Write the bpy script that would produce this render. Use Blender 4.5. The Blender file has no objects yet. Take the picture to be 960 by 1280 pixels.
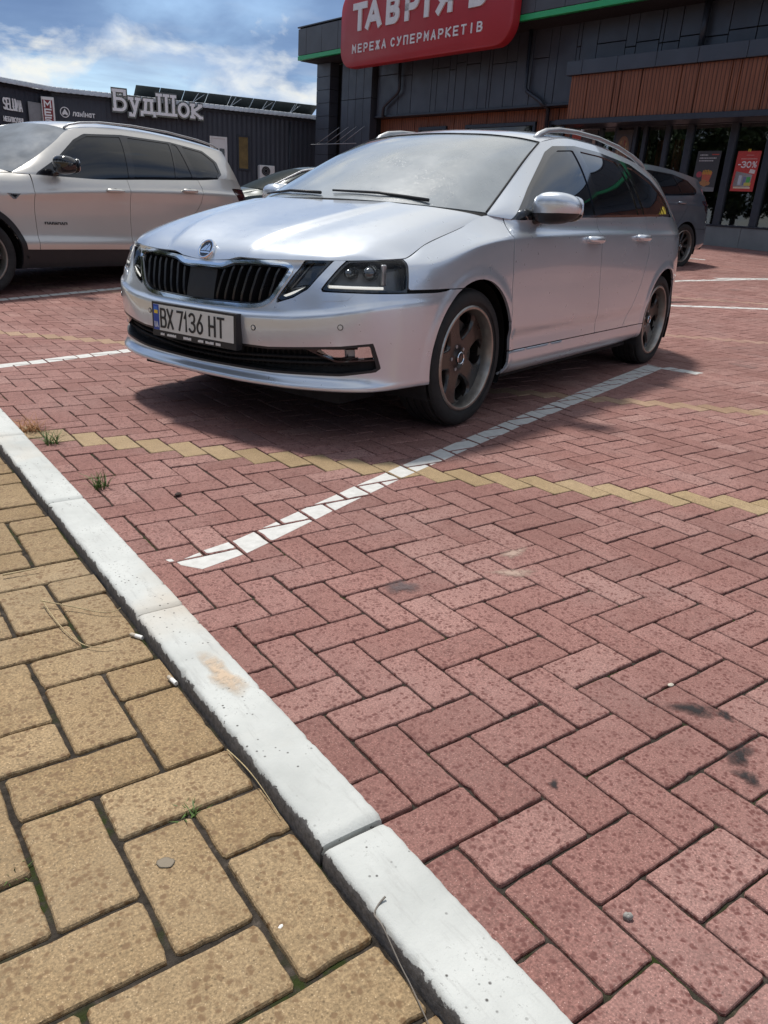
import bpy, math, random
import numpy as np
from mathutils import Vector, Matrix
random.seed(7)
rng = np.random.default_rng(7)
R = math.radians
scene = bpy.context.scene
col = scene.collection

# ------------------------------------------------------------------ camera
CAM = np.array([-0.7898, -0.4897, 0.9253])
YAW, PIT, ROL, FPX = -0.6348, 0.3628, 0.0541, 967.92
def cam_rot(a, b, c):
    ca, sa = math.cos(a), math.sin(a)
    A = np.array([[ca, sa, 0], [-sa, ca, 0], [0, 0, 1]])
    cb, sb = math.cos(b), math.sin(b)
    P = np.array([[1, 0, 0], [0, cb, -sb], [0, sb, cb]])
    cc, sc = math.cos(c), math.sin(c)
    Q = np.array([[cc, 0, sc], [0, 1, 0], [-sc, 0, cc]])
    return Q @ P @ A
CR = cam_rot(YAW, PIT, ROL)
cam = bpy.data.cameras.new('camera')
cam.sensor_fit = 'VERTICAL'; cam.sensor_height = 36; cam.sensor_width = 27
cam.lens = FPX / 1280 * 36
cam.clip_start = 0.05; cam.clip_end = 2000
cam_ob = bpy.data.objects.new('camera', cam); col.objects.link(cam_ob)
cam_ob.matrix_world = Matrix(((CR[0][0], CR[2][0], -CR[1][0], CAM[0]), (CR[0][1], CR[2][1], -CR[1][1], CAM[1]),
                              (CR[0][2], CR[2][2], -CR[1][2], CAM[2]), (0, 0, 0, 1)))
scene.camera = cam_ob
scene.view_settings.view_transform = 'Standard'; scene.view_settings.look = 'None'
scene.view_settings.exposure = 0.18; scene.view_settings.gamma = 1.0
scene.view_settings.use_curve_mapping = False
scene.cycles.max_bounces = 6; scene.cycles.use_denoising = True
# ------------------------------------------------------------------ sun and sky
SUN = Vector((0.01, 0.385, 0.92)).normalized()
sun = bpy.data.lights.new('sun', 'SUN'); sun.energy = 3.7; sun.angle = R(7); sun.color = (1.0, 0.955, 0.89)
sun_ob = bpy.data.objects.new('sun', sun); col.objects.link(sun_ob)
sun_ob.rotation_euler = SUN.to_track_quat('Z', 'Y').to_euler()
sun_ob.location = (0, 0, 30)
world = bpy.data.worlds.new('World'); scene.world = world; world.use_nodes = True
def build_world():
    nt = world.node_tree; N = nt.nodes; L = nt.links; N.clear()
    out = N.new('ShaderNodeOutputWorld')
    sky = N.new('ShaderNodeTexSky'); sky.sky_type = 'NISHITA'; sky.sun_disc = False
    sky.sun_elevation = math.asin(SUN.z); sky.sun_rotation = math.atan2(SUN.x, SUN.y)
    sky.air_density = 1.0; sky.dust_density = 0.5; sky.ozone_density = 2.5
    bsky = N.new('ShaderNodeBackground'); bsky.inputs[1].default_value = 0.12
    L.new(sky.outputs[0], bsky.inputs[0])
    tc = N.new('ShaderNodeTexCoord')
    sep = N.new('ShaderNodeSeparateXYZ'); L.new(tc.outputs['Generated'], sep.inputs[0])
    add = N.new('ShaderNodeMath'); add.operation = 'ADD'; add.inputs[1].default_value = 0.10
    L.new(sep.outputs[2], add.inputs[0])
    mx = N.new('ShaderNodeMath'); mx.operation = 'MAXIMUM'; mx.inputs[1].default_value = 0.03; L.new(add.outputs[0], mx.inputs[0])
    dx = N.new('ShaderNodeMath'); dx.operation = 'DIVIDE'; L.new(sep.outputs[0], dx.inputs[0]); L.new(mx.outputs[0], dx.inputs[1])
    dy = N.new('ShaderNodeMath'); dy.operation = 'DIVIDE'; L.new(sep.outputs[1], dy.inputs[0]); L.new(mx.outputs[0], dy.inputs[1])
    cmb = N.new('ShaderNodeCombineXYZ'); L.new(dx.outputs[0], cmb.inputs[0]); L.new(dy.outputs[0], cmb.inputs[1])
    def noise(scale, detail, rough, off, vec=cmb):
        mp = N.new('ShaderNodeMapping'); mp.inputs['Location'].default_value = off; L.new(vec.outputs[0], mp.inputs[0])
        n = N.new('ShaderNodeTexNoise'); n.inputs['Scale'].default_value = scale; n.inputs['Detail'].default_value = detail
        n.inputs['Roughness'].default_value = rough; n.inputs['Distortion'].default_value = 0.3
        L.new(mp.outputs[0], n.inputs['Vector']); return n
    def ramp(src, stops):
        r = N.new('ShaderNodeValToRGB'); L.new(src, r.inputs[0])
        e = r.color_ramp.elements
        e[0].position, e[0].color = stops[0][0], (*stops[0][1], 1); e[1].position, e[1].color = stops[-1][0], (*stops[-1][1], 1)
        for p, c in stops[1:-1]:
            k = e.new(p); k.color = (*c, 1)
        return r
    # large slabs of cloud (bright veil / blue-grey undersides)
    n1 = noise(0.55, 7, 0.55, (3.1, 1.7, 0))
    cov = ramp(n1.outputs['Fac'], [(0.34, (0, 0, 0)), (0.48, (0.85, 0.85, 0.85)), (0.58, (1, 1, 1))])
    n2 = noise(0.35, 6, 0.55, (8.4, 2.3, 0))
    tone = ramp(n2.outputs['Fac'], [(0.34, (0.13, 0.23, 0.46)), (0.47, (0.24, 0.38, 0.66)), (0.57, (0.66, 0.76, 0.92)), (0.67, (1.0, 1.0, 0.98))])
    bcl = N.new('ShaderNodeBackground'); bcl.inputs[1].default_value = 0.72
    bias = N.new('ShaderNodeMapRange'); bias.inputs['From Min'].default_value = .17; bias.inputs['From Max'].default_value = .60
    bias.inputs['To Min'].default_value = -.095; bias.inputs['To Max'].default_value = .13; L.new(sep.outputs[2], bias.inputs['Value'])
    ab = N.new('ShaderNodeMath'); ab.operation = 'ADD'; L.new(n2.outputs['Fac'], ab.inputs[0]); L.new(bias.outputs[0], ab.inputs[1]); L.new(ab.outputs[0], tone.inputs[0])
    L.new(tone.outputs[0], bcl.inputs[0])
    mixa = N.new('ShaderNodeMixShader'); L.new(cov.outputs[0], mixa.inputs[0]); L.new(bsky.outputs[0], mixa.inputs[1]); L.new(bcl.outputs[0], mixa.inputs[2])
    # cumulus tops low above the horizon, built in the direction sphere
    m3 = N.new('ShaderNodeMapping'); m3.inputs['Scale'].default_value = (1, 1, 2.1); L.new(tc.outputs['Generated'], m3.inputs[0])
    n3 = noise(7.5, 8, 0.56, (0.8, 4.4, 1.1), m3)
    hz = ramp(sep.outputs[2], [(0.0, (0.30, 0.30, 0.30)), (0.09, (0.215, 0.215, 0.215)), (0.14, (0.07, 0.07, 0.07)), (0.19, (0, 0, 0))])
    am = N.new('ShaderNodeMath'); am.operation = 'ADD'; L.new(n3.outputs['Fac'], am.inputs[0]); L.new(hz.outputs[0], am.inputs[1])
    cu = ramp(am.outputs[0], [(0.58, (0, 0, 0)), (0.68, (0.8, 0.8, 0.8)), (0.78, (1, 1, 1))])
    n4 = noise(11, 5, 0.55, (2.0, 0.3, 5.0), m3)
    cc = ramp(n4.outputs['Fac'], [(0.36, (0.40, 0.54, 0.78)), (0.50, (0.80, 0.86, 0.92)), (0.60, (1.0, 0.985, 0.90))])
    bcu = N.new('ShaderNodeBackground'); bcu.inputs[1].default_value = 0.86; L.new(cc.outputs[0], bcu.inputs[0])
    mixb = N.new('ShaderNodeMixShader'); L.new(cu.outputs[0], mixb.inputs[0]); L.new(mixa.outputs[0], mixb.inputs[1]); L.new(bcu.outputs[0], mixb.inputs[2])
    L.new(mixb.outputs[0], out.inputs[0])
build_world()

# ------------------------------------------------------------------ materials
class NT:
    """short hand for building a node material"""
    def __init__(s, name):
        s.m = bpy.data.materials.new(name); s.m.use_nodes = True
        s.N = s.m.node_tree.nodes; s.L = s.m.node_tree.links
        s.b = s.N['Principled BSDF']
        s.tc = None
    def link(s, a, b): s.L.new(a, b)
    def coord(s, kind='Object', scale=(1, 1, 1), loc=(0, 0, 0), rot=(0, 0, 0)):
        if s.tc is None: s.tc = s.N.new('ShaderNodeTexCoord')
        mp = s.N.new('ShaderNodeMapping'); mp.inputs['Scale'].default_value = scale
        mp.inputs['Location'].default_value = loc; mp.inputs['Rotation'].default_value = rot
        s.link(s.tc.outputs[kind], mp.inputs[0]); return mp.outputs[0]
    def noise(s, scale, detail=3, rough=.5, vec=None, dist=0):
        n = s.N.new('ShaderNodeTexNoise'); n.inputs['Scale'].default_value = scale; n.inputs['Detail'].default_value = detail
        n.inputs['Roughness'].default_value = rough; n.inputs['Distortion'].default_value = dist
        s.link(vec if vec is not None else s.coord(), n.inputs['Vector']); return n.outputs['Fac']
    def voro(s, scale, vec=None, feature='F1', out='Distance', rnd=1):
        n = s.N.new('ShaderNodeTexVoronoi'); n.feature = feature; n.inputs['Scale'].default_value = scale; n.inputs['Randomness'].default_value = rnd
        s.link(vec if vec is not None else s.coord(), n.inputs['Vector']); return n.outputs[out]
    def ramp(s, f, stops, mode='LINEAR'):
        r = s.N.new('ShaderNodeValToRGB'); s.link(f, r.inputs[0]); e = r.color_ramp.elements; r.color_ramp.interpolation = mode
        f2 = lambda c: (c, c, c, 1) if isinstance(c, (int, float)) else (*c, 1)
        e[0].position, e[0].color = stops[0][0], f2(stops[0][1]); e[1].position, e[1].color = stops[-1][0], f2(stops[-1][1])
        for p, c in stops[1:-1]: k = e.new(p); k.color = f2(c)
        return r.outputs[0]
    def mix(s, f, a, b, mode='MIX'):
        n = s.N.new('ShaderNodeMix'); n.data_type = 'RGBA'; n.blend_type = mode; n.clamp_factor = True
        for v, i in ((f, 0), (a, 6), (b, 7)):
            if isinstance(v, (int, float)): n.inputs[i].default_value = v if i == 0 else (v, v, v, 1)
            elif isinstance(v, tuple): n.inputs[i].default_value = (*v, 1)
            else: s.link(v, n.inputs[i])
        return n.outputs[2]
    def math(s, op, a, b=0.0):
        n = s.N.new('ShaderNodeMath'); n.operation = op
        for v, i in ((a, 0), (b, 1)):
            if isinstance(v, (int, float)): n.inputs[i].default_value = v
            else: s.link(v, n.inputs[i])
        return n.outputs[0]
    def attr(s, name, out='Fac'):
        n = s.N.new('ShaderNodeAttribute'); n.attribute_name = name; return n.outputs[out]
    def bump(s, h, strength=.3, dist=.002):
        n = s.N.new('ShaderNodeBump'); n.inputs['Strength'].default_value = strength; n.inputs['Distance'].default_value = dist
        s.link(h, n.inputs['Height']); s.link(n.outputs[0], s.b.inputs['Normal'])
    def set(s, base=None, rough=None, metal=None, coat=None, coat_rough=None, spec=None, emit=None, emit_s=None, trans=None, ior=None, alpha=None):
        I = s.b.inputs
        for k, v in (('Base Color', base), ('Roughness', rough), ('Metallic', metal), ('Coat Weight', coat), ('Coat Roughness', coat_rough),
                     ('Specular IOR Level', spec), ('Emission Color', emit), ('Emission Strength', emit_s), ('Transmission Weight', trans), ('IOR', ior), ('Alpha', alpha)):
            if v is None: continue
            if isinstance(v, tuple): I[k].default_value = (*v, 1)
            elif isinstance(v, (int, float)): I[k].default_value = v
            else: s.link(v, I[k])
        return s
def simple(name, base, rough=.5, metal=0., vary=.12, scale=9., **k):
    """a plain material with a little uneven wear in colour and gloss"""
    t = NT(name)
    n = t.noise(scale, 4, .6)
    lo = tuple(c * (1 - vary) for c in base); hi = tuple(min(1, c * (1 + vary)) for c in base)
    t.set(base=t.ramp(n, [(.3, lo), (.7, hi)]), metal=metal, **k)
    r = t.noise(scale * 2.3, 3, .5)
    t.set(rough=t.ramp(r, [(.3, max(0.02, rough * .85)), (.7, min(1, rough * 1.15))]))
    return t.m
def paint_mat(name, base, metal=.7, rough=.34, coat=1.0):
    t = NT(name)
    n = t.noise(1.6, 3, .5)
    dust = t.noise(24, 4, .6)
    c = t.ramp(n, [(.3, tuple(x * .97 for x in base)), (.7, tuple(min(1, x * 1.03) for x in base))])
    t.set(base=c, metal=metal, coat=coat, coat_rough=t.ramp(dust, [(.35, .03), (.75, .09)]))
    t.set(rough=t.ramp(dust, [(.3, rough * .94), (.7, rough * 1.06)]))
    return t.m

# ------------------------------------------------------------------ objects
def link(o, parent=None):
    col.objects.link(o)
    if parent is not None: o.parent = parent
    return o
def tag(o, label=None, cat=None, group=None, kind=None):
    for k, v in (('label', label), ('category', cat), ('group', group), ('kind', kind)):
        if v: o[k] = v
    return o
def empty(name, loc, rz=0, label=None, cat=None, group=None):
    o = bpy.data.objects.new(name, None); o.location = loc; o.rotation_euler = (0, 0, rz); o.empty_display_size = .2
    link(o); return tag(o, label, cat, group)
def mesh_obj(name, V, F, mat, parent=None, smooth=False, angle=None):
    me = bpy.data.meshes.new(name)
    me.from_pydata([tuple(map(float, v)) for v in V], [], [tuple(f) for f in F])
    if mat is not None:
        for m in (mat if isinstance(mat, (list, tuple)) else [mat]): me.materials.append(m)
    if smooth:
        me.polygons.foreach_set('use_smooth', [True] * len(me.polygons))
        if angle: me.set_sharp_from_angle(angle=R(angle))
    me.update()
    return link(bpy.data.objects.new(name, me), parent)
def copy_tree(o, parent=None):
    c = o.copy(); col.objects.link(c)
    if parent is not None: c.parent = parent
    for ch in list(o.children): copy_tree(ch, c)
    return c

class MB:
    """collects shapes into one mesh"""
    def __init__(s): s.V = []; s.F = []; s.M = []
    def add(s, V, F, mi=0):
        n = len(s.V); s.V += [tuple(v) for v in V]; s.F += [tuple(i + n for i in f) for f in F]; s.M += [mi] * len(F); return s
    def box(s, lo, hi, bev=0, mi=0, fr=None):
        """axis box with chamfered edges; fr(p) maps the points"""
        lo = np.array(lo, float); hi = np.array(hi, float)
        lo, hi = np.minimum(lo, hi), np.maximum(lo, hi)
        if bev <= 0:
            V = [(x, y, z) for x in (lo[0], hi[0]) for y in (lo[1], hi[1]) for z in (lo[2], hi[2])]
            F = [(0, 1, 3, 2), (4, 6, 7, 5), (0, 4, 5, 1), (2, 3, 7, 6), (0, 2, 6, 4), (1, 5, 7, 3)]
        else:
            b = min(bev, *(0.45 * (hi - lo)))
            V = []; idx = {}
            for ix in (0, 1):
                for iy in (0, 1):
                    for iz in (0, 1):
                        c = np.array([(lo, hi)[ix][0], (lo, hi)[iy][1], (lo, hi)[iz][2]])
                        sg = np.array([1 if i == 0 else -1 for i in (ix, iy, iz)]) * b
                        for ax in range(3):
                            p = c + sg; p[ax] = c[ax]; idx[(ix, iy, iz, ax)] = len(V); V.append(tuple(p))
            F = []
            for ax in range(3):
                o = [a for a in range(3) if a != ax]
                for sd in (0, 1):
                    q = []
                    for a, b2 in ((0, 0), (1, 0), (1, 1), (0, 1)):
                        k = [0, 0, 0]; k[ax] = sd; k[o[0]] = a; k[o[1]] = b2; q.append(idx[(*k, ax)])
                    F.append(tuple(q if (sd == 1) != (ax == 1) else q[::-1]))
            for ax in range(3):  # edges along ax
                o = [a for a in range(3) if a != ax]
                for a in (0, 1):
                    for b2 in (0, 1):
                        k0 = [0, 0, 0]; k0[o[0]] = a; k0[o[1]] = b2; k1 = list(k0); k1[ax] = 1
                        F.append((idx[(*k0, o[0])], idx[(*k0, o[1])], idx[(*k1, o[1])], idx[(*k1, o[0])]))
            for ix in (0, 1):
                for iy in (0, 1):
                    for iz in (0, 1): F.append(tuple(idx[(ix, iy, iz, a)] for a in range(3)))
        if fr: V = [fr(v) for v in V]
        return s.add(V, F, mi)
    def tube(s, pts, rad, n=10, caps=True, mi=0, ell=1.0, up=(0, 0, 1)):
        """round bar along pts, rad a number or one per point; ell squashes along 'up'"""
        P = [np.array(p, float) for p in pts]; m = len(P)
        rr = [rad] * m if isinstance(rad, (int, float)) else list(rad)
        V = []; prev = None
        for i in range(m):
            t = P[min(i + 1, m - 1)] - P[max(i - 1, 0)]; t = t / (np.linalg.norm(t) + 1e-9)
            if prev is None:
                a = np.array(up, float)
                if abs(a @ t) > .95: a = np.array([1., 0, 0]) if abs(t[0]) < .9 else np.array([0, 1., 0])
            else: a = prev
            a = a - t * (a @ t); a /= np.linalg.norm(a) + 1e-9; b = np.cross(t, a); prev = a
            for k in range(n):
                th = 2 * math.pi * k / n
                V.append(P[i] + rr[i] * (math.cos(th) * a * ell + math.sin(th) * b))
        F = [(i * n + k, i * n + (k + 1) % n, (i + 1) * n + (k + 1) % n, (i + 1) * n + k) for i in range(m - 1) for k in range(n)]
        if caps: F += [tuple(range(n))[::-1], tuple((m - 1) * n + k for k in range(n))]
        return s.add(V, F, mi)
    def loft(s, loops, caps=True, mi=0):
        n = len(loops[0]); V = [p for l in loops for p in l]
        F = [(i * n + k, i * n + (k + 1) % n, (i + 1) * n + (k + 1) % n, (i + 1) * n + k) for i in range(len(loops) - 1) for k in range(n)]
        if caps: F += [tuple(range(n))[::-1], tuple((len(loops) - 1) * n + k for k in range(n))]
        return s.add(V, F, mi)
    def lathe(s, prof, n=48, c=(0, 0, 0), closed=False, mi=0):
        """prof (r, y) turned about the y axis"""
        V = []
        for r, y in prof:
            for k in range(n):
                th = 2 * math.pi * k / n; V.append((c[0] + r * math.cos(th), c[1] + y, c[2] + r * math.sin(th)))
        m = len(prof)
        F = [(i * n + k, (i + 1) * n + k, (i + 1) * n + (k + 1) % n, i * n + (k + 1) % n) for i in range(m - 1) for k in range(n)]
        if closed: F += [((m - 1) * n + k, k, (k + 1) % n, (m - 1) * n + (k + 1) % n) for k in range(n)]
        return s.add(V, F, mi)
    def prism(s, poly, fn, d0, d1, mi=0):
        """2-D polygon poly lifted by fn(a, b, depth) and extruded from depth d0 to d1"""
        n = len(poly)
        V = [fn(a, b, d0) for a, b in poly] + [fn(a, b, d1) for a, b in poly]
        F = [tuple(range(n)), tuple(range(2 * n - 1, n - 1, -1))] + [(i, i + n, (i + 1) % n + n, (i + 1) % n) for i in range(n)]
        return s.add(V, F, mi)
    def ribbon(s, pts, w, fn, d0, d1, closed=False, mi=0, cap=0.0):
        """stroke of width w along a 2-D line, extruded"""
        P = [np.array(p, float) for p in pts]
        if closed and np.linalg.norm(P[0] - P[-1]) < 1e-6: P = P[:-1]
        m = len(P)
        if cap and not closed:
            a = P[0] - P[1]; P[0] = P[0] + a / np.linalg.norm(a) * cap
            a = P[-1] - P[-2]; P[-1] = P[-1] + a / np.linalg.norm(a) * cap
        Lf, Rt = [], []
        for i in range(m):
            d1v = (P[i] - P[i - 1]) if (i > 0 or closed) else (P[1] - P[0])
            d2v = (P[(i + 1) % m] - P[i]) if (i < m - 1 or closed) else (P[-1] - P[-2])
            d1v = d1v / (np.linalg.norm(d1v) + 1e-12); d2v = d2v / (np.linalg.norm(d2v) + 1e-12)
            n1 = np.array([-d1v[1], d1v[0]]); n2 = np.array([-d2v[1], d2v[0]])
            b = n1 + n2; q = np.linalg.norm(b)
            b = n1 if q < .3 else b / q
            k = 1 / max(.5, b @ n1)
            Lf.append(P[i] + b * w / 2 * k); Rt.append(P[i] - b * w / 2 * k)
        rng_ = range(m if closed else m - 1)
        V = []; F = []
        for dd in (d0, d1):
            V += [fn(*p, dd) for p in Lf] + [fn(*p, dd) for p in Rt]
        for i in rng_:
            j = (i + 1) % m
            F += [(i, j, m + j, m + i), (2 * m + i, 3 * m + i, 3 * m + j, 2 * m + j), (i, 2 * m + i, 2 * m + j, j), (m + i, m + j, 3 * m + j, 3 * m + i)]
        if not closed: F += [(0, m, 3 * m, 2 * m), (m - 1, 3 * m - 1, 4 * m - 1, 2 * m - 1)]
        return s.add(V, F, mi)
    def build(s, name, mat, parent=None, smooth=False, angle=None):
        o = mesh_obj(name, s.V, s.F, mat, parent, smooth, angle)
        if any(s.M): o.data.polygons.foreach_set('material_index', s.M)
        fix_normals(o.data)
        return o
def fix_normals(me):
    import bmesh
    bm = bmesh.new(); bm.from_mesh(me); bmesh.ops.recalc_face_normals(bm, faces=bm.faces); bm.to_mesh(me); bm.free()

# ------------------------------------------------------------------ lettering made of strokes
def arc(cx, cy, rx, ry, a0, a1, n=9):
    return [(cx + rx * math.cos(R(a0 + (a1 - a0) * i / n)), cy + ry * math.sin(R(a0 + (a1 - a0) * i / n))) for i in range(n + 1)]
GL = {  # glyphs in a box 1 wide, 1 high
 'Т': [[(0, 1), (1, 1)], [(.5, 1), (.5, 0)]], 'А': [[(0, 0), (.5, 1), (1, 0)], [(.2, .3), (.8, .3)]],
 'В': [[(0, 0), (0, 1), (.6, 1)] + arc(.62, .76, .3, .24, 90, -90) + [(0, .52)], [(0, .52), (.65, .52)] + arc(.65, .26, .35, .26, 90, -90) + [(0, 0)]],
 'Р': [[(0, 0), (0, 1), (.6, 1)] + arc(.62, .72, .38, .28, 90, -90) + [(0, .44)]],
 'І': [[(.5, 0), (.5, 1)]], 'Я': [[(1, 0), (1, 1), (.4, 1)] + arc(.38, .72, .38, .28, 90, 270) + [(1, .44)], [(.5, .44), (0, 0)]],
 'М': [[(0, 0), (0, 1), (.5, .35), (1, 1), (1, 0)]], 'Е': [[(1, 1), (0, 1), (0, 0), (1, 0)], [(0, .5), (.85, .5)]],
 'Ж': [[(.5, 0), (.5, 1)], [(0, 1), (.45, .5), (0, 0)], [(1, 1), (.55, .5), (1, 0)]],
 'С': [arc(.55, .5, .5, .5, 45, 315, 14)], 'У': [[(0, 1), (.5, .4)], [(1, 1), (.45, .18), (.25, 0), (.05, 0)]],
 'П': [[(0, 0), (0, 1), (1, 1), (1, 0)]], 'К': [[(0, 0), (0, 1)], [(1, 1), (.08, .5), (1, 0)]],
 'Б': [[(.9, 1), (0, 1), (0, 0), (.6, 0)] + arc(.62, .29, .36, .29, -90, 90) + [(0, .58)]],
 'Л': [[(0, 0), (.35, 1), (1, 1), (1, 0)]], 'И': [[(0, 1), (0, 0), (1, 1), (1, 0)]], 'Н': [[(0, 0), (0, 1)], [(1, 0), (1, 1)], [(0, .5), (1, .5)]],
 'Ш': [[(0, 1), (0, 0), (1, 0), (1, 1)], [(.5, 0), (.5, 1)]],
 'X': [[(0, 0), (1, 1)], [(0, 1), (1, 0)]], 'S': [arc(.5, .74, .48, .26, 30, 270, 10) + arc(.5, .25, .5, .25, 90, -150, 10)],
 'L': [[(0, 1), (0, 0), (1, 0)]], 'U': [[(0, 1), (0, .35)] + arc(.5, .35, .5, .35, 180, 360, 10) + [(1, 1)]],
 '7': [[(0, 1), (1, 1), (.3, 0)]], '1': [[(.1, .72), (.6, 1), (.6, 0)]],
 '3': [arc(.45, .75, .5, .25, 150, -90, 10), arc(.45, .25, .55, .25, 90, -150, 10)],
 '6': [[(.8, 1), (.2, .5)] + arc(.5, .3, .46, .3, 150, 510, 16)],
 '0': [arc(.5, .5, .5, .5, 0, 360, 20)], '-': [[(.1, .5), (.9, .5)]],
 '%': [[(.1, 0), (.9, 1)], arc(.2, .78, .2, .2, 0, 360, 12), arc(.8, .22, .2, .2, 0, 360, 12)],
 'л': [[(0, 0), (.3, .7), (1, .7), (1, 0)]], 'а': [arc(.45, .35, .45, .35, 0, 360, 14), [(.92, .7), (.92, 0)]],
 'м': [[(0, 0), (0, .7), (.5, .15), (1, .7), (1, 0)]], 'і': [[(.5, 0), (.5, .68)], [(.5, .88), (.5, .98)]],
 'н': [[(0, 0), (0, .7)], [(1, 0), (1, .7)], [(0, .36), (1, .36)]], 'т': [[(0, .7), (1, .7)], [(.5, .7), (.5, 0)]],
}
def text(mb, s, x, y, w, h, stroke, gap, fn, d0, d1, mi=0):
    """lay the glyphs of s along x, each w wide, h high, gap apart"""
    k = 0
    for ch in s:
        cw = w * (.35 if ch in 'Іі1' else 1.0)
        if ch != ' ':
            for i, st in enumerate(GL[ch]):
                pts = [(x + a * cw, y + b * h) for a, b in st]
                closed = abs(st[0][0] - st[-1][0]) < 1e-6 and abs(st[0][1] - st[-1][1]) < 1e-6
                mb.ribbon(pts, stroke, fn, d0, d1 + (i + 1) * 0.0004, closed=closed, mi=mi, cap=0 if closed else stroke * .5)
        x += cw + gap; k += 1
    return x

# ------------------------------------------------------------------ surfaces: nets of control points, cut into panels
def makima(t, P, ts):
    t = np.asarray(t, float); P = np.asarray(P, float); n = len(t)
    sh = (n - 1,) + (1,) * (P.ndim - 1)
    m = np.diff(P, axis=0) / np.diff(t).reshape(sh)
    if n == 2: d = np.concatenate([m, m])
    else:
        a = 2 * m[:1] - m[1:2]; a2 = 2 * a - m[:1]; b = 2 * m[-1:] - m[-2:-1]; b2 = 2 * b - m[-1:]
        M = np.concatenate([a2, a, m, b, b2])
        w1 = np.abs(M[3:] - M[2:-1]) + np.abs(M[3:] + M[2:-1]) / 2
        w2 = np.abs(M[1:-2] - M[:-3]) + np.abs(M[1:-2] + M[:-3]) / 2
        den = w1 + w2
        d = np.where(den > 1e-12, (w1 * M[1:-2] + w2 * M[2:-1]) / np.maximum(den, 1e-12), 0)
    i = np.clip(np.searchsorted(t, ts, side='right') - 1, 0, n - 2)
    h = (t[i + 1] - t[i]); s = ((ts - t[i]) / h)
    e = (len(ts),) + (1,) * (P.ndim - 1); h = h.reshape(e); s = s.reshape(e)
    return ((2 * s**3 - 3 * s**2 + 1) * P[i] + (s**3 - 2 * s**2 + s) * h * d[i] + (-2 * s**3 + 3 * s**2) * P[i + 1] + (s**3 - s**2) * h * d[i + 1])
MIR = np.array([1., -1., 1.])
def net(P, su, sv, u0=False, u1=False, v1=False):
    """dense grid of a control net P[rows][cols]; u0/u1/v1: mirrored across y = 0 at that border"""
    P = np.array(P, float)
    def axis(P, step, m0, m1):       # interpolate along axis 0
        n = len(P)
        L = np.linalg.norm(np.diff(P, axis=0), axis=-1); L = L.reshape(n - 1, -1).mean(1) + 1e-6
        t = np.concatenate([[0], np.cumsum(L)])
        ts = np.concatenate([np.linspace(t[i], t[i + 1], max(1, int(round(L[i] / step))), endpoint=False) for i in range(n - 1)] + [[t[-1]]])
        if m0: P = np.concatenate([P[1:3][::-1] * MIR, P]); t = np.concatenate([-t[1:3][::-1], t])
        if m1: P = np.concatenate([P, P[-3:-1][::-1] * MIR]); t = np.concatenate([t, 2 * t[-1] - t[-3:-1][::-1]])
        return makima(t, P, ts)
    G = axis(P.transpose(1, 0, 2), su, u0, u1)     # (U, R, 3)
    return axis(G.transpose(1, 0, 2), sv, False, v1)   # (V, U, 3)
def sd(P, poly):
    """signed distance to a closed polygon, negative inside"""
    P = np.asarray(P, float); Q = np.asarray(poly, float); d = np.full(len(P), 1e9); s = np.ones(len(P))
    for i in range(len(Q)):
        a, b = Q[i], Q[i - 1]; e = b - a; w = P - a
        t = np.clip((w @ e) / (e @ e + 1e-15), 0, 1); q = w - t[:, None] * e
        d = np.minimum(d, (q * q).sum(1))
        c1 = P[:, 1] >= a[1]; c2 = P[:, 1] < b[1]; c3 = e[0] * w[:, 1] > e[1] * w[:, 0]
        s = np.where((c1 & c2 & c3) | (~c1 & ~c2 & ~c3), -s, s)
    return s * np.sqrt(d)
def smooth_poly(poly, n=3):
    """Chaikin corner cutting"""
    for _ in range(n):
        q = []
        for i in range(len(poly)):
            a, b = np.array(poly[i]), np.array(poly[(i + 1) % len(poly)])
            q += [tuple(a * .8 + b * .2), tuple(a * .2 + b * .8)]
        poly = q
    return poly
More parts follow.
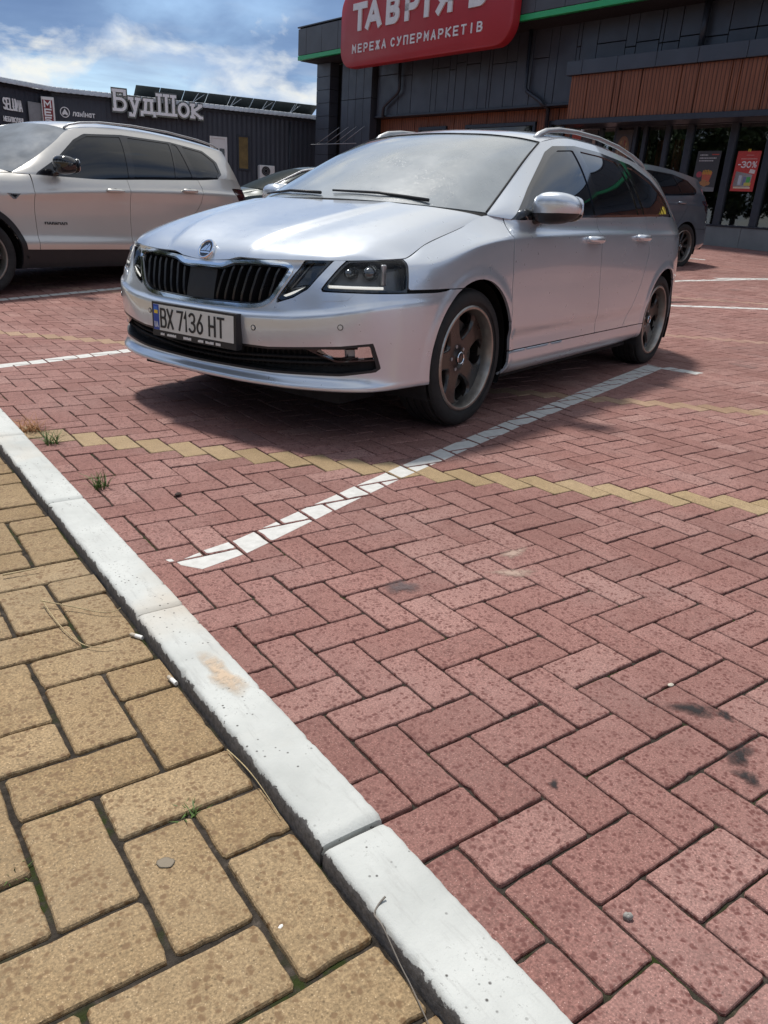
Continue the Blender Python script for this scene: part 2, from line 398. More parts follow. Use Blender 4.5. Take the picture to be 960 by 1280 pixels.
class Surf:
    def __init__(s, V, F): s.V = np.asarray(V, float).reshape(-1, 3); s.F = F
    @staticmethod
    def grid(G):
        v, u = G.shape[:2]
        F = []
        for i in range(v - 1):
            for j in range(u - 1):
                F.append((i * u + j, i * u + j + 1, (i + 1) * u + j + 1, (i + 1) * u + j))
        return Surf(G.reshape(-1, 3), F)
    def clip(s, fn):
        f = np.asarray(fn(s.V), float); pos = f >= 0
        V = list(s.V); cache = {}; out = []
        posl = pos.tolist()
        for face in s.F:
            k = sum(posl[i] for i in face)
            if k == len(face): out.append(face)
            elif k:
                poly = []
                for a, b in zip(face, face[1:] + face[:1]):
                    if posl[a]: poly.append(a)
                    if posl[a] != posl[b]:
                        key = (a, b) if a < b else (b, a)
                        if key not in cache:
                            t = f[key[0]] / (f[key[0]] - f[key[1]]); cache[key] = len(V)
                            V.append(s.V[key[0]] * (1 - t) + s.V[key[1]] * t)
                        poly.append(cache[key])
                if len(poly) >= 3: out.append(tuple(poly))
        return Surf(np.array(V), out).compact()
    def compact(s):
        used = sorted({i for f in s.F for i in f}); mp = {o: n for n, o in enumerate(used)}
        return Surf(s.V[used] if used else np.zeros((0, 3)), [tuple(mp[i] for i in f) for f in s.F])
    def mirror(s): return Surf(s.V * MIR, [f[::-1] for f in s.F])
    def join(s, o):
        n = len(s.V); V = np.concatenate([s.V, o.V]); F = s.F + [tuple(i + n for i in f) for f in o.F]
        return Surf(V, F).weld()
    def weld(s, eps=1e-5):
        key = {}; mp = []; V = []
        for p in s.V:
            k = tuple(np.round(p / eps).astype(int))
            if k not in key: key[k] = len(V); V.append(p)
            mp.append(key[k])
        F = []
        for f in s.F:
            g = []
            for i in f:
                j = mp[i]
                if not g or (g[-1] != j): g.append(j)
            if len(g) > 1 and g[0] == g[-1]: g.pop()
            if len(g) >= 3: F.append(tuple(g))
        return Surf(np.array(V), F)
    def normals(s):
        N = np.zeros_like(s.V)
        for f in s.F:
            p = s.V[list(f)]; n = np.zeros(3)
            for i in range(1, len(f) - 1): n += np.cross(p[i] - p[0], p[i + 1] - p[0])
            for i in f: N[i] += n
        return N / (np.linalg.norm(N, axis=1, keepdims=True) + 1e-12)
    def orient(s, centre=lambda V: np.c_[np.clip(V[:, 0], -2.4, .2), 0 * V[:, 1], np.full(len(V), .6)]):
        if len(s.V) and ((s.V - centre(s.V)) * s.normals()).sum() < 0: s.F = [f[::-1] for f in s.F]
        return s
    def offset(s, d): return Surf(s.V + s.normals() * d, list(s.F))
    def rim(s, depth, direction=None):
        """turned-in edge all round, with its own vertices"""
        if not s.F: return s
        cnt = {}
        for f in s.F:
            for a, b in zip(f, f[1:] + f[:1]): cnt[(a, b)] = cnt.get((a, b), 0) + 1
        N = s.normals(); V = list(s.V); F = list(s.F)
        top = {}; bot = {}
        for (a, b) in [e for e in cnt if (e[1], e[0]) not in cnt]:
            for i in (a, b):
                if i not in top:
                    top[i] = len(V); V.append(s.V[i]); bot[i] = len(V)
                    V.append(s.V[i] - (N[i] * depth if direction is None else np.array(direction) * depth))
            F.append((top[b], top[a], bot[a], bot[b]))
        return Surf(np.array(V), F)
    def obj(s, name, mat, parent=None, rim=0, both=False, smooth=True):
        if not s.F: return None
        t = s.rim(rim) if rim else s
        o = mesh_obj(name, t.V, t.F, mat, parent, smooth)
        if both:
            t = t.mirror(); mesh_obj(name, t.V, t.F, mat, parent, smooth)
        return o
def proj_px(P):
    d = (np.atleast_2d(P) - CAM) @ CR.T
    return np.c_[480 + FPX * d[:, 0] / d[:, 1], 640 - FPX * d[:, 2] / d[:, 1], d[:, 1]]
FWD = CR[1][:2] / np.linalg.norm(CR[1][:2])
def gz(X, Y):
    """height of the lot: level by the kerb, rising gently towards the shops"""
    D = (np.asarray(X) - CAM[0]) * FWD[0] + (np.asarray(Y) - CAM[1]) * FWD[1]
    a = D - 7.2; up = .5 * (a + np.sqrt(a * a + .25))
    b = up - 13.3; up = 13.3 + .5 * (b - np.sqrt(b * b + .25))
    return .0535 * up
# ================================================================== the lot: ground sheet, pavers, kerb, painted lines
PITCH = 0.102; ROAD_EDGE = -0.272; KERB_IN = -0.372
def brick_material(name, stops, wet, grime, soak):
    t = NT(name)
    r = t.attr('brick_random'); g = t.attr('brick_grime')
    base = t.ramp(r, stops)
    fine = t.noise(260, 3, .75)                         # sand grain of the concrete
    base = t.mix(.75, base, t.ramp(fine, [(.30, .32), (.5, .97), (.70, 1.85)]), 'MULTIPLY')
    dark = t.voro(120, out='Distance'); dk2 = t.noise(48, 2, .5)
    base = t.mix(t.math('MULTIPLY', t.ramp(dark, [(.10, .85), (.24, 0)]), t.ramp(dk2, [(.46, 0), (.54, 1)])), base, tuple(c * .33 for c in stops[0][1]))
    grit = t.voro(190, out='Distance')
    base = t.mix(t.ramp(grit, [(.06, .95), (.19, 0)]), base, tuple(min(1, c * 1.8 + .07) for c in stops[-1][1]))
    big = t.noise(2.3, 4, .6)
    base = t.mix(t.ramp(big, [(.42, 0), (.72, .42)]), base, grime)
    damp = t.noise(1.15, 5, .65)
    base = t.mix(t.ramp(damp, [(.36, .42), (.55, 0)]), base, tuple(c * .52 for c in stops[1][1]))
    med = t.noise(19, 4, .6)
    base = t.mix(t.ramp(med, [(.50, 0), (.75, .35)]), base, tuple(c * .62 for c in stops[0][1]))
    # rain spots, soaked darker
    w = t.coord()
    wob = t.N.new('ShaderNodeVectorMath'); wob.operation = 'ADD'; nz = t.N.new('ShaderNodeTexNoise'); nz.inputs['Scale'].default_value = 70
    t.link(w, nz.inputs['Vector']); sc = t.N.new('ShaderNodeVectorMath'); sc.operation = 'SCALE'; sc.inputs['Scale'].default_value = .012
    t.link(nz.outputs['Color'], sc.inputs[0]); t.link(w, wob.inputs[0]); t.link(sc.outputs[0], wob.inputs[1])
    drop = t.voro(88, wob.outputs[0])
    pick = t.noise(34, 3, .6)
    spot = t.math('MULTIPLY', t.ramp(drop, [(.26, 1), (.46, 0)]), t.ramp(pick, [(.42, 0), (.52, 1)]))
    drop2 = t.voro(58, wob.outputs[0]); pick2 = t.noise(17, 2, .5)
    spot2 = t.math('MULTIPLY', t.ramp(drop2, [(.16, .9), (.40, 0)]), t.ramp(pick2, [(.50, 0), (.60, 1)]))
    spot = t.math('MAXIMUM', spot, spot2)
    base = t.mix(t.math('MULTIPLY', spot, wet), base, tuple(c * k for c, k in zip(stops[1][1], soak)))
    base = t.mix(t.math('MULTIPLY', g, .8), base, (.05, .045, .045))
    t.set(base=base, rough=t.math('SUBTRACT', .86, t.math('MULTIPLY', spot, .22)), spec=.35)
    h = t.math('ADD', t.math('MULTIPLY', fine, .7), t.math('MULTIPLY', t.noise(90, 4, .6), .8))
    t.bump(h, .55, .0022)
    return t.m
M_RED = brick_material('red_paver_concrete', [(0, (.200, .094, .079)), (.35, (.250, .122, .103)), (.7, (.285, .146, .125)), (1, (.33, .19, .163))], .95, (.22, .15, .135), (.46, .32, .31))
M_YEL = brick_material('yellow_paver_concrete', [(0, (.245, .165, .083)), (.4, (.280, .192, .100)), (1, (.325, .232, .130))], .9, (.25, .20, .135), (.52, .43, .34))
M_ROW = brick_material('faded_yellow_paver_concrete', [(0, (.265, .182, .095)), (.4, (.31, .22, .12)), (1, (.36, .265, .155))], .5, (.33, .24, .16), (.6, .55, .5))
M_ROW2 = brick_material('worn_yellow_paver_concrete', [(0, (.27, .17, .105)), (.4, (.31, .20, .128)), (1, (.35, .235, .155))], .5, (.30, .20, .15), (.6, .55, .5))
M_ROW3 = brick_material('rubbed_yellow_paver_concrete', [(0, (.27, .155, .115)), (.4, (.30, .175, .135)), (1, (.34, .205, .16))], .5, (.30, .20, .15), (.6, .55, .5))
def joint_material():
    t = NT('mossy_joint_sand')
    b = t.ramp(t.noise(60, 4, .7), [(.3, (.022, .019, .016)), (.6, (.055, .046, .038)), (.8, (.12, .10, .082))])
    m = t.math('MULTIPLY', t.ramp(t.noise(4.2, 3, .6), [(.52, 0), (.60, 1)]), t.ramp(t.noise(55, 3, .6), [(.40, 0), (.55, 1)]))
    b = t.mix(m, b, (.030, .040, .012))
    t.set(base=b, rough=.95, spec=.1); t.bump(t.noise(240, 4, .7), .9, .004); return t.m
M_JOINT = joint_material()
def far_ground_material():
    t = NT('distant_paving')
    t.set(base=t.ramp(t.noise(.8, 5, .6), [(.3, (.19, .11, .098)), (.7, (.25, .15, .135))]), rough=.9); return t.m
M_FAR = far_ground_material()

def sheet(name, xs, ys, z_off, mat, zfun=gz):
    X, Y = np.meshgrid(xs, ys); Z = zfun(X, Y) + z_off
    V = np.stack([X, Y, Z], -1).reshape(-1, 3); n = len(xs)
    F = [(j * n + i, j * n + i + 1, (j + 1) * n + i + 1, (j + 1) * n + i) for j in range(len(ys) - 1) for i in range(n - 1)]
    return mesh_obj(name, V, F, mat, smooth=True)
LX0, LX1, LY0, LY1 = ROAD_EDGE - .01, 18.1, -7.0, 23.5     # area laid with single pavers
WX0, WY0, WY1 = -4.6, -6.0, 13.0
tag(sheet('lot_bedding', np.linspace(LX0, LX1 + .1, 60), np.linspace(LY0 + .1, LY1 - .1, 80), -0.0075, M_JOINT), kind='structure')
tag(sheet('pavement_bedding', np.linspace(WX0 + .1, KERB_IN + .05, 20), np.linspace(WY0 + .1, WY1 - .1, 60), 0.1275, M_JOINT), kind='structure')
# beyond the single pavers the ground runs on to the horizon as one sheet
Ys = np.unique(np.r_[-600, -150, -40, np.linspace(-14, 60, 100), 150, 600])
tag(sheet('lot', np.unique(np.r_[-0.32, np.linspace(-.32, 40, 70), 60, 150, 600]), Ys, -0.016, M_FAR), kind='structure')
def far_walk():
    t = NT('distant_pavement'); t.set(base=t.ramp(t.noise(.8, 5, .6), [(.3, (.20, .15, .085)), (.7, (.25, .19, .11))]), rough=.9); return t.m
tag(sheet('pavement', np.r_[-600, -150, -40, -14, -8, -4, -2, KERB_IN + .05], Ys, 0.118, far_walk()), kind='structure')

def brick_outline(L, W, n, rnd):
    """rounded rectangle with slightly ragged edges, as 2-D points"""
    r = .0045; pts = []
    def side(a, b, k):
        for i in range(k): pts.append(np.array(a) + (np.array(b) - np.array(a)) * (i / k))
    x, y = L / 2, W / 2
    if n == 0:
        return np.array([(-x, -y), (x, -y), (x, y), (-x, y)])
    side((-x + r, -y), (x - r, -y), 2 * n); pts.append(np.array((x - r, -y)))
    side((x, -y + r), (x, y - r), n); pts.append(np.array((x, y - r)))
    side((x - r, y), (-x + r, y), 2 * n); pts.append(np.array((-x + r, y)))
    side((-x, y - r), (-x, -y + r), n); pts.append(np.array((-x, -y + r)))
    P = np.array(pts)
    if rnd is not None:
        k = rnd.normal(0, .0010, len(P)); k = (k + np.roll(k, 1) * .6)
        chip = np.zeros(len(P))
        if rnd.random() < .5: chip[rnd.integers(len(P))] = rnd.uniform(.002, .005)
        P = P - P / np.linalg.norm(P, axis=1, keepdims=True) * (np.abs(k) + chip)[:, None]
    return P
class Paving:
    def __init__(s): s.V = []; s.F = []; s.mi = []; s.rnd = []; s.gr = []; s.tops = []; s.n = 0
    def brick(s, cx, cy, ang, L, W, zf, near, mat, rnd, clamp=None, soft=1.0):
        P = brick_outline(L, W, 6 if near == 2 else (3 if near == 1 else 0), rnd if near else None)
        th = ang + rnd.normal(0, .006 if near else .003); c, q = math.cos(th), math.sin(th)
        cx += rnd.normal(0, .0007); cy += rnd.normal(0, .0007)
        tx, ty = rnd.normal(0, .005, 2); dz = rnd.normal(0, .0009)
        lv = [(0, -.012, 1)] + ([(.0008 * soft, -.0030 * soft, 1), (.0022 * soft, -.0009 * soft, 1), (.0052 * soft, 0, 1)] if near else [(.0010, -.0030, 1), (.0036, 0, 1)])
        n = len(P); base = s.n
        nrm = P / np.linalg.norm(P, axis=1, keepdims=True) if near else np.sign(P) * .7071 * 1.41
        hw = np.array([L / 2, W / 2])
        if clamp:
            tX = np.clip(cx + P[:, 0] * c - P[:, 1] * q, clamp[0], clamp[1])
            if tX.max() - tX.min() < .010: return
        allv = []
        for ins, dzl, _ in lv:
            Q = P * (1 - ins / hw)
            X = cx + Q[:, 0] * c - Q[:, 1] * q; Y = cy + Q[:, 0] * q + Q[:, 1] * c
            if clamp: X = np.clip(X, clamp[0], clamp[1])
            Z = zf(X, Y) + dz + dzl + tx * (X - cx) + ty * (Y - cy)
            allv.append(np.stack([X, Y, Z], -1))
        s.V += [tuple(v) for a in allv for v in a.tolist()]
        m = len(lv)
        for k in range(m - 1):
            for i in range(n): s.F.append((base + k * n + i, base + k * n + (i + 1) % n, base + (k + 1) * n + (i + 1) % n, base + (k + 1) * n + i))
        s.F.append(tuple(base + (m - 1) * n + i for i in range(n)))
        nf = (m - 1) * n + 1
        s.mi += [mat] * nf
        r = float(np.clip(rnd.beta(2.2, 2.2), 0, 1)); g = 0.0
        if rnd.random() < .02: g = rnd.uniform(.1, .35)
        s.rnd += [r] * nf; s.gr += [g] * nf
        s.tops.append((cx, cy, allv[-1]))
        s.n += m * n
    def build(s, name, mats):
        me = bpy.data.meshes.new(name); me.from_pydata(s.V, [], s.F)
        for m in mats: me.materials.append(m)
        me.polygons.foreach_set('material_index', s.mi)
        a = me.attributes.new('brick_random', 'FLOAT', 'FACE'); a.data.foreach_set('value', s.rnd)
        a = me.attributes.new('brick_grime', 'FLOAT', 'FACE'); a.data.foreach_set('value', s.gr)
        me.update(); fix_normals(me)
        return tag(link(bpy.data.objects.new(name, me)), kind='structure')
def in_view(P, mx=260, my=220):
    q = proj_px(P)
    return (q[:, 2] > -.6) & (((q[:, 0] > -mx) & (q[:, 0] < 960 + mx) & (q[:, 1] < 1280 + my) & (q[:, 2] > .15)) | (np.linalg.norm(np.atleast_2d(P)[:, :2] - CAM[:2], axis=1) < 1.3))
rnd = np.random.default_rng(3)
lot = Paving()
def row_yellow(c, X):
    if c == -28: return True
    if c == -60 and X < 2.2: return 2
    if c == -52 and X >= 2.2: return 2
    return 3 if c in (-96, -136) else 0
def herringbone(pv, x0, y0, pitch, ilo, ihi, jlo, jhi, zf, keep, yellow, clamp, L, W, soft=1.0):
    cand = []
    for j in range(jlo, jhi):
        for a in range(ilo, ihi):
            k = (a - j) % 4
            if k == 0: cand.append((x0 + pitch * (j + .5), y0 - pitch * (a + 1), math.pi / 2, a - j, j))
            if k == 3: cand.append((x0 + pitch * (j + 1), y0 - pitch * (a + .5), 0, None, j))
    A = np.array([(c[0], c[1]) for c in cand])
    ok = keep(A)
    for c, k in zip(cand, ok):
        if not k: continue
        d = math.hypot(c[0] - CAM[0], c[1] - CAM[1])
        near = 2 if d < 2.6 else (1 if d < 4.6 else 0)
        mat = int(yellow(c[3], c[0])) if c[3] is not None else 0
        pv.brick(c[0], c[1], c[2], L, W, zf, near, mat, rnd, clamp, soft)
def keep_lot(A):
    Z = gz(A[:, 0], A[:, 1])
    return (A[:, 0] > ROAD_EDGE - .10) & (A[:, 0] < LX1) & (A[:, 1] > LY0) & (A[:, 1] < LY1)
herringbone(lot, 0.0, 0.0, PITCH, -240, 74, -4, 182, gz, keep_lot, row_yellow, (ROAD_EDGE, 99), 2 * PITCH - .0030, PITCH - .0030)
M_STAIN = None
lot_ob = lot.build('paving', [M_RED, M_ROW, M_ROW2, M_ROW3])

WALK_Z = 0.135
walk = Paving()
wz = lambda X, Y: np.full_like(np.asarray(X, float), WALK_Z) + gz(X, Y)
def keep_walk(A):
    return (A[:, 0] < KERB_IN + .10) & (A[:, 0] > WX0) & (A[:, 1] > WY0) & (A[:, 1] < WY1)
herringbone(walk, -.582, .349, .1034, -122, 64, -42, 4, wz, keep_walk, lambda c, X: False, (-99, KERB_IN - .004), .2068 - .0046, .1034 - .0046, 1.25)
walk.build('pavement_paving', [M_YEL, M_YEL])

# oily spots soaked into the bricks: thin irregular films lying on the paving
def film_material(name, c, rough):
    t = NT(name)
    m = t.math('MULTIPLY', t.attr('film_edge'), t.ramp(t.noise(70, 4, .65), [(.30, .35), (.55, 1)]))
    m = t.math('MULTIPLY', t.ramp(m, [(.12, 0), (.7, 1)]), .86)
    t.set(base=c, rough=rough, spec=.3, alpha=m); return t.m
M_OIL = film_material('oil_stain', (.016, .015, .016), .7)
M_CHALK = film_material('dry_mortar_stain', (.40, .29, .235), .9)
def film(name, cx, cy, rx, ry, rot, mat, seed, zf=gz, dz=.0022):
    rr = np.random.default_rng(seed); n = 40; rings = 6; V = []; E = []
    ph = rr.uniform(0, 6.28, 5)
    for k in range(rings + 1):
        for i in range(n):
            th = 2 * math.pi * i / n
            rad = (k / rings) * (1 + .20 * math.sin(2 * th + ph[0]) + .16 * math.sin(3 * th + ph[1]) + .10 * math.sin(5 * th + ph[2]))
            a, b = rad * rx * math.cos(th), rad * ry * math.sin(th)
            x = cx + a * math.cos(rot) - b * math.sin(rot); y = cy + a * math.sin(rot) + b * math.cos(rot)
            V.append((x, y, float(zf(x, y)) + dz)); E.append(1 - k / rings)
    F = [(k * n + i, k * n + (i + 1) % n, (k + 1) * n + (i + 1) % n, (k + 1) * n + i) for k in range(rings) for i in range(n)]
    o = mesh_obj(name, V, F, mat, smooth=True)
    a = o.data.attributes.new('film_edge', 'FLOAT', 'POINT'); a.data.foreach_set('value', E)
    return tag(o, kind='structure')
film('stain', .562, .222, .062, .034, -.5, M_OIL, 1); film('stain', .505, .083, .05, .03, .2, M_OIL, 2)
film('stain', .137, .218, .016, .013, .3, M_OIL, 3); film('stain', .60, .175, .03, .018, .8, M_OIL, 4); film('stain', .46, .04, .03, .03, .2, M_OIL, 14)
film('stain', .70, .90, .10, .028, -.6, M_CHALK, 5); film('stain', .80, 1.0, .07, .03, .3, M_CHALK, 6)
film('stain', .37, .985, .06, .05, .5, M_OIL, 7).data.materials[0] = film_material('faint_stain', (.12, .09, .09), .9)
film('stain', 7.55, 5.45, .75, .10, -.25, M_OIL, 8); 
M_WEAR = film_material('worn_paint_stain', (.55, .42, .30), .8)

# painted bay lines: thin coats of paint lying on the tops of the bricks, broken at every joint
def paint_material():
    t = NT('white_road_paint')
    n = t.noise(30, 5, .65); s = t.voro(95, out='Distance')
    c = t.ramp(n, [(.3, (.44, .435, .41)), (.65, (.56, .555, .53))])
    c = t.mix(t.ramp(s, [(.03, .75), (.10, 0)]), c, (.24, .17, .15))
    t.set(base=c, rough=.7); t.bump(t.noise(260, 3, .7), .4, .002); return t.m
M_LINE = paint_material()
def clip_poly(P, quad):
    """P (n,3) clipped by a convex 2-D polygon"""
    P = [p for p in P]
    A = sum(quad[i][0] * quad[(i + 1) % len(quad)][1] - quad[(i + 1) % len(quad)][0] * quad[i][1] for i in range(len(quad)))
    if A < 0: quad = quad[::-1]
    for i in range(len(quad)):
        a, b = np.array(quad[i]), np.array(quad[(i + 1) % len(quad)]); n = np.array([-(b - a)[1], (b - a)[0]])
        out = []
        for k in range(len(P)):
            p, q = P[k - 1], P[k]; f, g = (p[:2] - a) @ n, (q[:2] - a) @ n
            if (f >= 0) != (g >= 0): out.append(p + (q - p) * (f / (f - g)))
            if g >= 0: out.append(q)
        P = out
        if len(P) < 3: return []
    return P
def bay_line(quad, seed=0):
    rr = np.random.default_rng(seed)
    lo = np.min(quad, 0) - .25; hi = np.max(quad, 0) + .25
    V = []; F = []
    for cx, cy, T in lot.tops:
        if not (lo[0] < cx < hi[0] and lo[1] < cy < hi[1]): continue
        P = clip_poly(T, [tuple(q) for q in quad])
        if len(P) < 3: continue
        n = len(V); k = len(P); th = .0007
        V += [tuple(p + np.array([0, 0, th])) for p in P] + [tuple(p - np.array([0, 0, .001])) for p in P]
        F.append(tuple(n + i for i in range(k)))
        F += [(n + (i + 1) % k, n + i, n + k + i, n + k + (i + 1) % k) for i in range(k)]
    o = mesh_obj('bay_line', V, F, M_LINE); fix_normals(o.data)
    return tag(o, kind='structure')
def line_quad(a, b, w0, w1):
    a, b = np.array(a), np.array(b); d = (b - a) / np.linalg.norm(b - a); n = np.array([-d[1], d[0]])
    return [a + n * w0 / 2, b + n * w1 / 2, b - n * w1 / 2, a - n * w0 / 2]
# the near line narrows to a brush tip at the kerb
L0 = np.array([[-.085, 1.398], [-.045, 1.345], [.10, 1.382], [.923, 1.735], [1.937, 2.124], [4.183, 2.925], [4.207, 3.08], [2.06, 2.272], [1.0, 1.858], [.12, 1.488], [-.02, 1.452], [-.088, 1.425]])
for part in ([0, 1, 2, 9, 10, 11], [2, 3, 8, 9], [3, 4, 7, 8], [4, 5, 6, 7]): bay_line(L0[part])
bay_line([(4.14, 2.93), (4.19, 2.66), (4.33, 2.69), (4.27, 2.93)]); bay_line([(-.104, 1.438), (-.09, 1.432), (-.092, 1.452), (-.108, 1.455)])
bay_line(line_quad((-.26, 4.37), (5.0, 6.25), .105, .11)); bay_line(line_quad((.1, 7.52), (7.0, 9.95), .11, .11))
bay_line(line_quad((5.6, 6.28), (10.2, 3.70), .11, .11)); bay_line(line_quad((8.8, 6.93), (13.5, 6.25), .12, .12)); bay_line(line_quad((10.8, 6.82), (14.0, 5.9), .12, .12))
bay_line(line_quad((13.0, 10.2), (13.55, 8.85), .12, .12))

# kerb: painted concrete blocks, each one a stone of its own
def kerb_material():
    t = NT('kerb_paint')
    g = t.N.new('ShaderNodeNewGeometry'); sp = t.N.new('ShaderNodeSeparateXYZ')
    t.link(g.outputs['Normal'], sp.inputs[0])
    n = t.noise(42, 5, .7); big = t.noise(5, 4, .6)
    conc = t.ramp(t.noise(120, 4, .7), [(.3, (.055, .052, .05)), (.7, (.14, .13, .125))])
    white = t.ramp(big, [(.35, (.40, .41, .39)), (.65, (.515, .525, .50))])
    white = t.mix(t.ramp(t.noise(3.1, 3, .6), [(.56, 0), (.78, .45)]), white, (.48, .39, .29))
    chip = t.ramp(t.voro(70, out='Distance'), [(.09, 1), (.17, 0)])
    chip = t.math('MULTIPLY', chip, t.ramp(t.noise(9, 2, .5), [(.47, 0), (.55, 1)]))
    speck = t.math('MULTIPLY', t.ramp(t.noise(150, 3, .8), [(.60, 0), (.69, 1)]), t.ramp(big, [(.50, 0), (.62, .8)]))
    scuff = t.ramp(t.noise(1.0, 6, .7, t.coord('Object', (60, 9, 60))), [(.55, 0), (.72, .5)])
    white = t.mix(scuff, white, (.30, .295, .28))
    white = t.mix(t.math('MAXIMUM', chip, speck), white, (.09, .085, .08))
    edge = t.attr('paint_edge')            # paint stops raggedly at the arris
    top = t.ramp(t.math('ADD', edge, t.math('ADD', t.math('MULTIPLY', t.math('SUBTRACT', n, .5), 1.5), t.math('MULTIPLY', t.math('SUBTRACT', t.noise(15, 3, .6), .5), .9))), [(.44, 0), (.50, 1)])
    t.set(base=t.mix(top, conc, white), rough=.8, spec=.3)
    t.bump(t.math('ADD', n, t.math('MULTIPLY', t.noise(200, 3, .7), .6)), .5, .0025); return t.m
M_KERB = kerb_material()
def kerb_stone(y0, y1, seed):
    rr = np.random.default_rng(seed)
    n = 90; ys = np.linspace(y0 + .0035, y1 - .0035, n)
    prof = [(KERB_IN, -.10, 0), (KERB_IN, .07, 0), (KERB_IN + .0005, .150, .12), (KERB_IN + .0018, .1605, .52), (KERB_IN + .0045, .1640, .74), (KERB_IN + .010, .165, .88), (KERB_IN + .022, .1653, 1), (KERB_IN + .05, .1655, 1), (ROAD_EDGE - .022, .165, 1), (ROAD_EDGE - .010, .1648, .88),
            (ROAD_EDGE - .004, .1640, .76), (ROAD_EDGE - .001, .160, .6), (ROAD_EDGE, .13, 1), (ROAD_EDGE, -.1, .8)]
    V = []; E = []; m = len(prof); dx = rr.normal(0, .0015); dz = rr.normal(0, .0012); tl = rr.normal(0, .002)
    for k, y in enumerate(ys):
        end = .006 if k in (0, n - 1) else 0
        wob = rr.normal(0, .0005, 2) + (rr.random(2) < .04) * rr.uniform(.001, .004, 2)
        for x, z, e in prof:
            chip = 0
            if .155 < z < .1645 and x < -.36: chip = abs(wob[0]) * 1.1
            if .155 < z < .1645 and x > -.28: chip = abs(wob[1]) * 1.1
            zz = z - (end if z > .14 else 0) - chip * .8 + (dz + tl * (y - y0) if z > 0.02 else 0)
            xx = x + dx + (chip if x < -.3 else -chip)
            V.append((xx, y, zz + float(gz(x, y)))); E.append(e)
    F = [(k * m + i, (k + 1) * m + i, (k + 1) * m + i + 1, k * m + i + 1) for k in range(n - 1) for i in range(m - 1)]
    F += [tuple(range(m)), tuple((n - 1) * m + i for i in range(m))[::-1]]
    o = mesh_obj('kerb_stone', V, F, M_KERB, smooth=True, angle=50); fix_normals(o.data)
    a = o.data.attributes.new('paint_edge', 'FLOAT', 'POINT'); a.data.foreach_set('value', E)
    return o
KS = [-.546, .172, .890, 1.608, 2.329, 3.05]
KL = ['foremost white kerb stone, running out of the bottom of the picture', 'white kerb stone with a pale brown rust bloom on its top',
      'white kerb stone in front of the brushed tip of the near bay line', 'white kerb stone beside the small green weed with the tall blades',
      'farthest white kerb stone up the left edge, beside the withered weed']
for i in range(5):
    tag(kerb_stone(KS[i], KS[i + 1], 40 + i), KL[i], 'kerb stone', 'white painted kerb stones between the yellow pavement and the red lot')
for a, b, sd_ in [(-.546 - .72 * (k + 1), -.546 - .72 * k, k) for k in range(8)] + [(3.05 + .72 * k, 3.77 + .72 * k, 20 + k) for k in range(14)]:
    o = kerb_stone(a, b, sd_); o.name = 'kerb'; tag(o, kind='structure')
film('stain', -.318, .60, .034, .085, .05, M_WEAR, 21, zf=lambda x, y: .1655 + float(gz(x, y)), dz=.0022)
# ================================================================== cars
M_SILVER = paint_mat('silver_paint', (.615, .655, .705), .62, .29)
M_BEIGE = paint_mat('champagne_paint', (.60, .58, .54), .58, .36)
M_GREY = paint_mat('slate_grey_paint', (.17, .19, .225), .6, .30)
M_GREEN = paint_mat('dark_green_paint', (.012, .024, .022), .2, .35, coat=.3)
M_BLACK = simple('black_plastic', (.018, .018, .020), .45, spec=.4)
M_MATT = simple('matt_black_plastic', (.014, .014, .015), .75, spec=.25)
M_PIANO = simple('gloss_black_trim', (.010, .010, .012), .08, coat=.6, coat_rough=.05)
M_CHROME = simple('chrome', (.80, .81, .83), .12, 1.0, vary=.04)
M_ALU = simple('brushed_aluminium', (.40, .41, .42), .48, .7, vary=.06)
M_WHITEP = simple('white_plastic', (.72, .72, .70), .4, vary=.03)
def glass_mat(name, base, rough=.02):
    t = NT(name)
    t.set(base=t.ramp(t.noise(2.5, 3, .5), [(.3, base), (.7, tuple(c * 1.4 for c in base))]), spec=.55, coat=.35, coat_rough=.02)
    t.set(rough=t.ramp(t.noise(35, 4, .6), [(.4, rough), (.75, rough * 2.2)])); return t.m
M_TINT = glass_mat('tinted_glass', (.006, .007, .009))
def screen_mat():
    """dusty windscreen glass beaded with rain, its glare painted into the pale base"""
    t = NT('rain_beaded_glass')
    t.set(base=t.ramp(t.noise(4.5, 4, .6), [(.32, (.16, .185, .20)), (.7, (.235, .26, .27))]), spec=.9, coat=1.0, coat_rough=.05)  # pale base stands in for sky glare scattered by the wet glass
    bead = t.voro(150, out='Distance'); pick = t.noise(60, 2, .5)
    h = t.math('MULTIPLY', t.ramp(bead, [(.10, 1), (.38, 0)]), t.ramp(pick, [(.42, 0), (.6, 1)]))
    t.set(rough=t.ramp(t.noise(5, 3, .6), [(.35, .24), (.7, .34)])); t.bump(t.math('MULTIPLY', h, t.ramp(t.noise(1.7, 2, .5), [(.42, .15), (.6, 1)])), .24, .003); return t.m
M_SCREEN = screen_mat()
M_SCREEN2 = simple('sun_hazed_screen_glass', (.15, .17, .195), .6, vary=.25, scale=3, spec=.08)
def lens_mat():
    t = NT('lamp_lens'); t.set(base=(.9, .92, .93), rough=.02, trans=1.0, ior=1.28, spec=.5); return t.m
M_LENS = lens_mat()
M_REDLENS = simple('red_lamp_lens', (.035, .005, .006), .12, coat=.8)
def rubber():
    t = NT('tyre_rubber'); t.set(base=t.ramp(t.noise(18, 4, .6), [(.3, (.013, .013, .014)), (.75, (.028, .027, .026))]), rough=.72, spec=.35)
    t.bump(t.noise(160, 2, .5), .25, .001); return t.m
M_RUBBER = rubber()
M_WHEEL = simple('dark_bronze_wheel_paint', (.014, .0115, .0105), .30, 0, coat=.35, coat_rough=.15)
M_LIP = simple('machined_wheel_lip', (.34, .32, .29), .38, .9, vary=.2, scale=20)
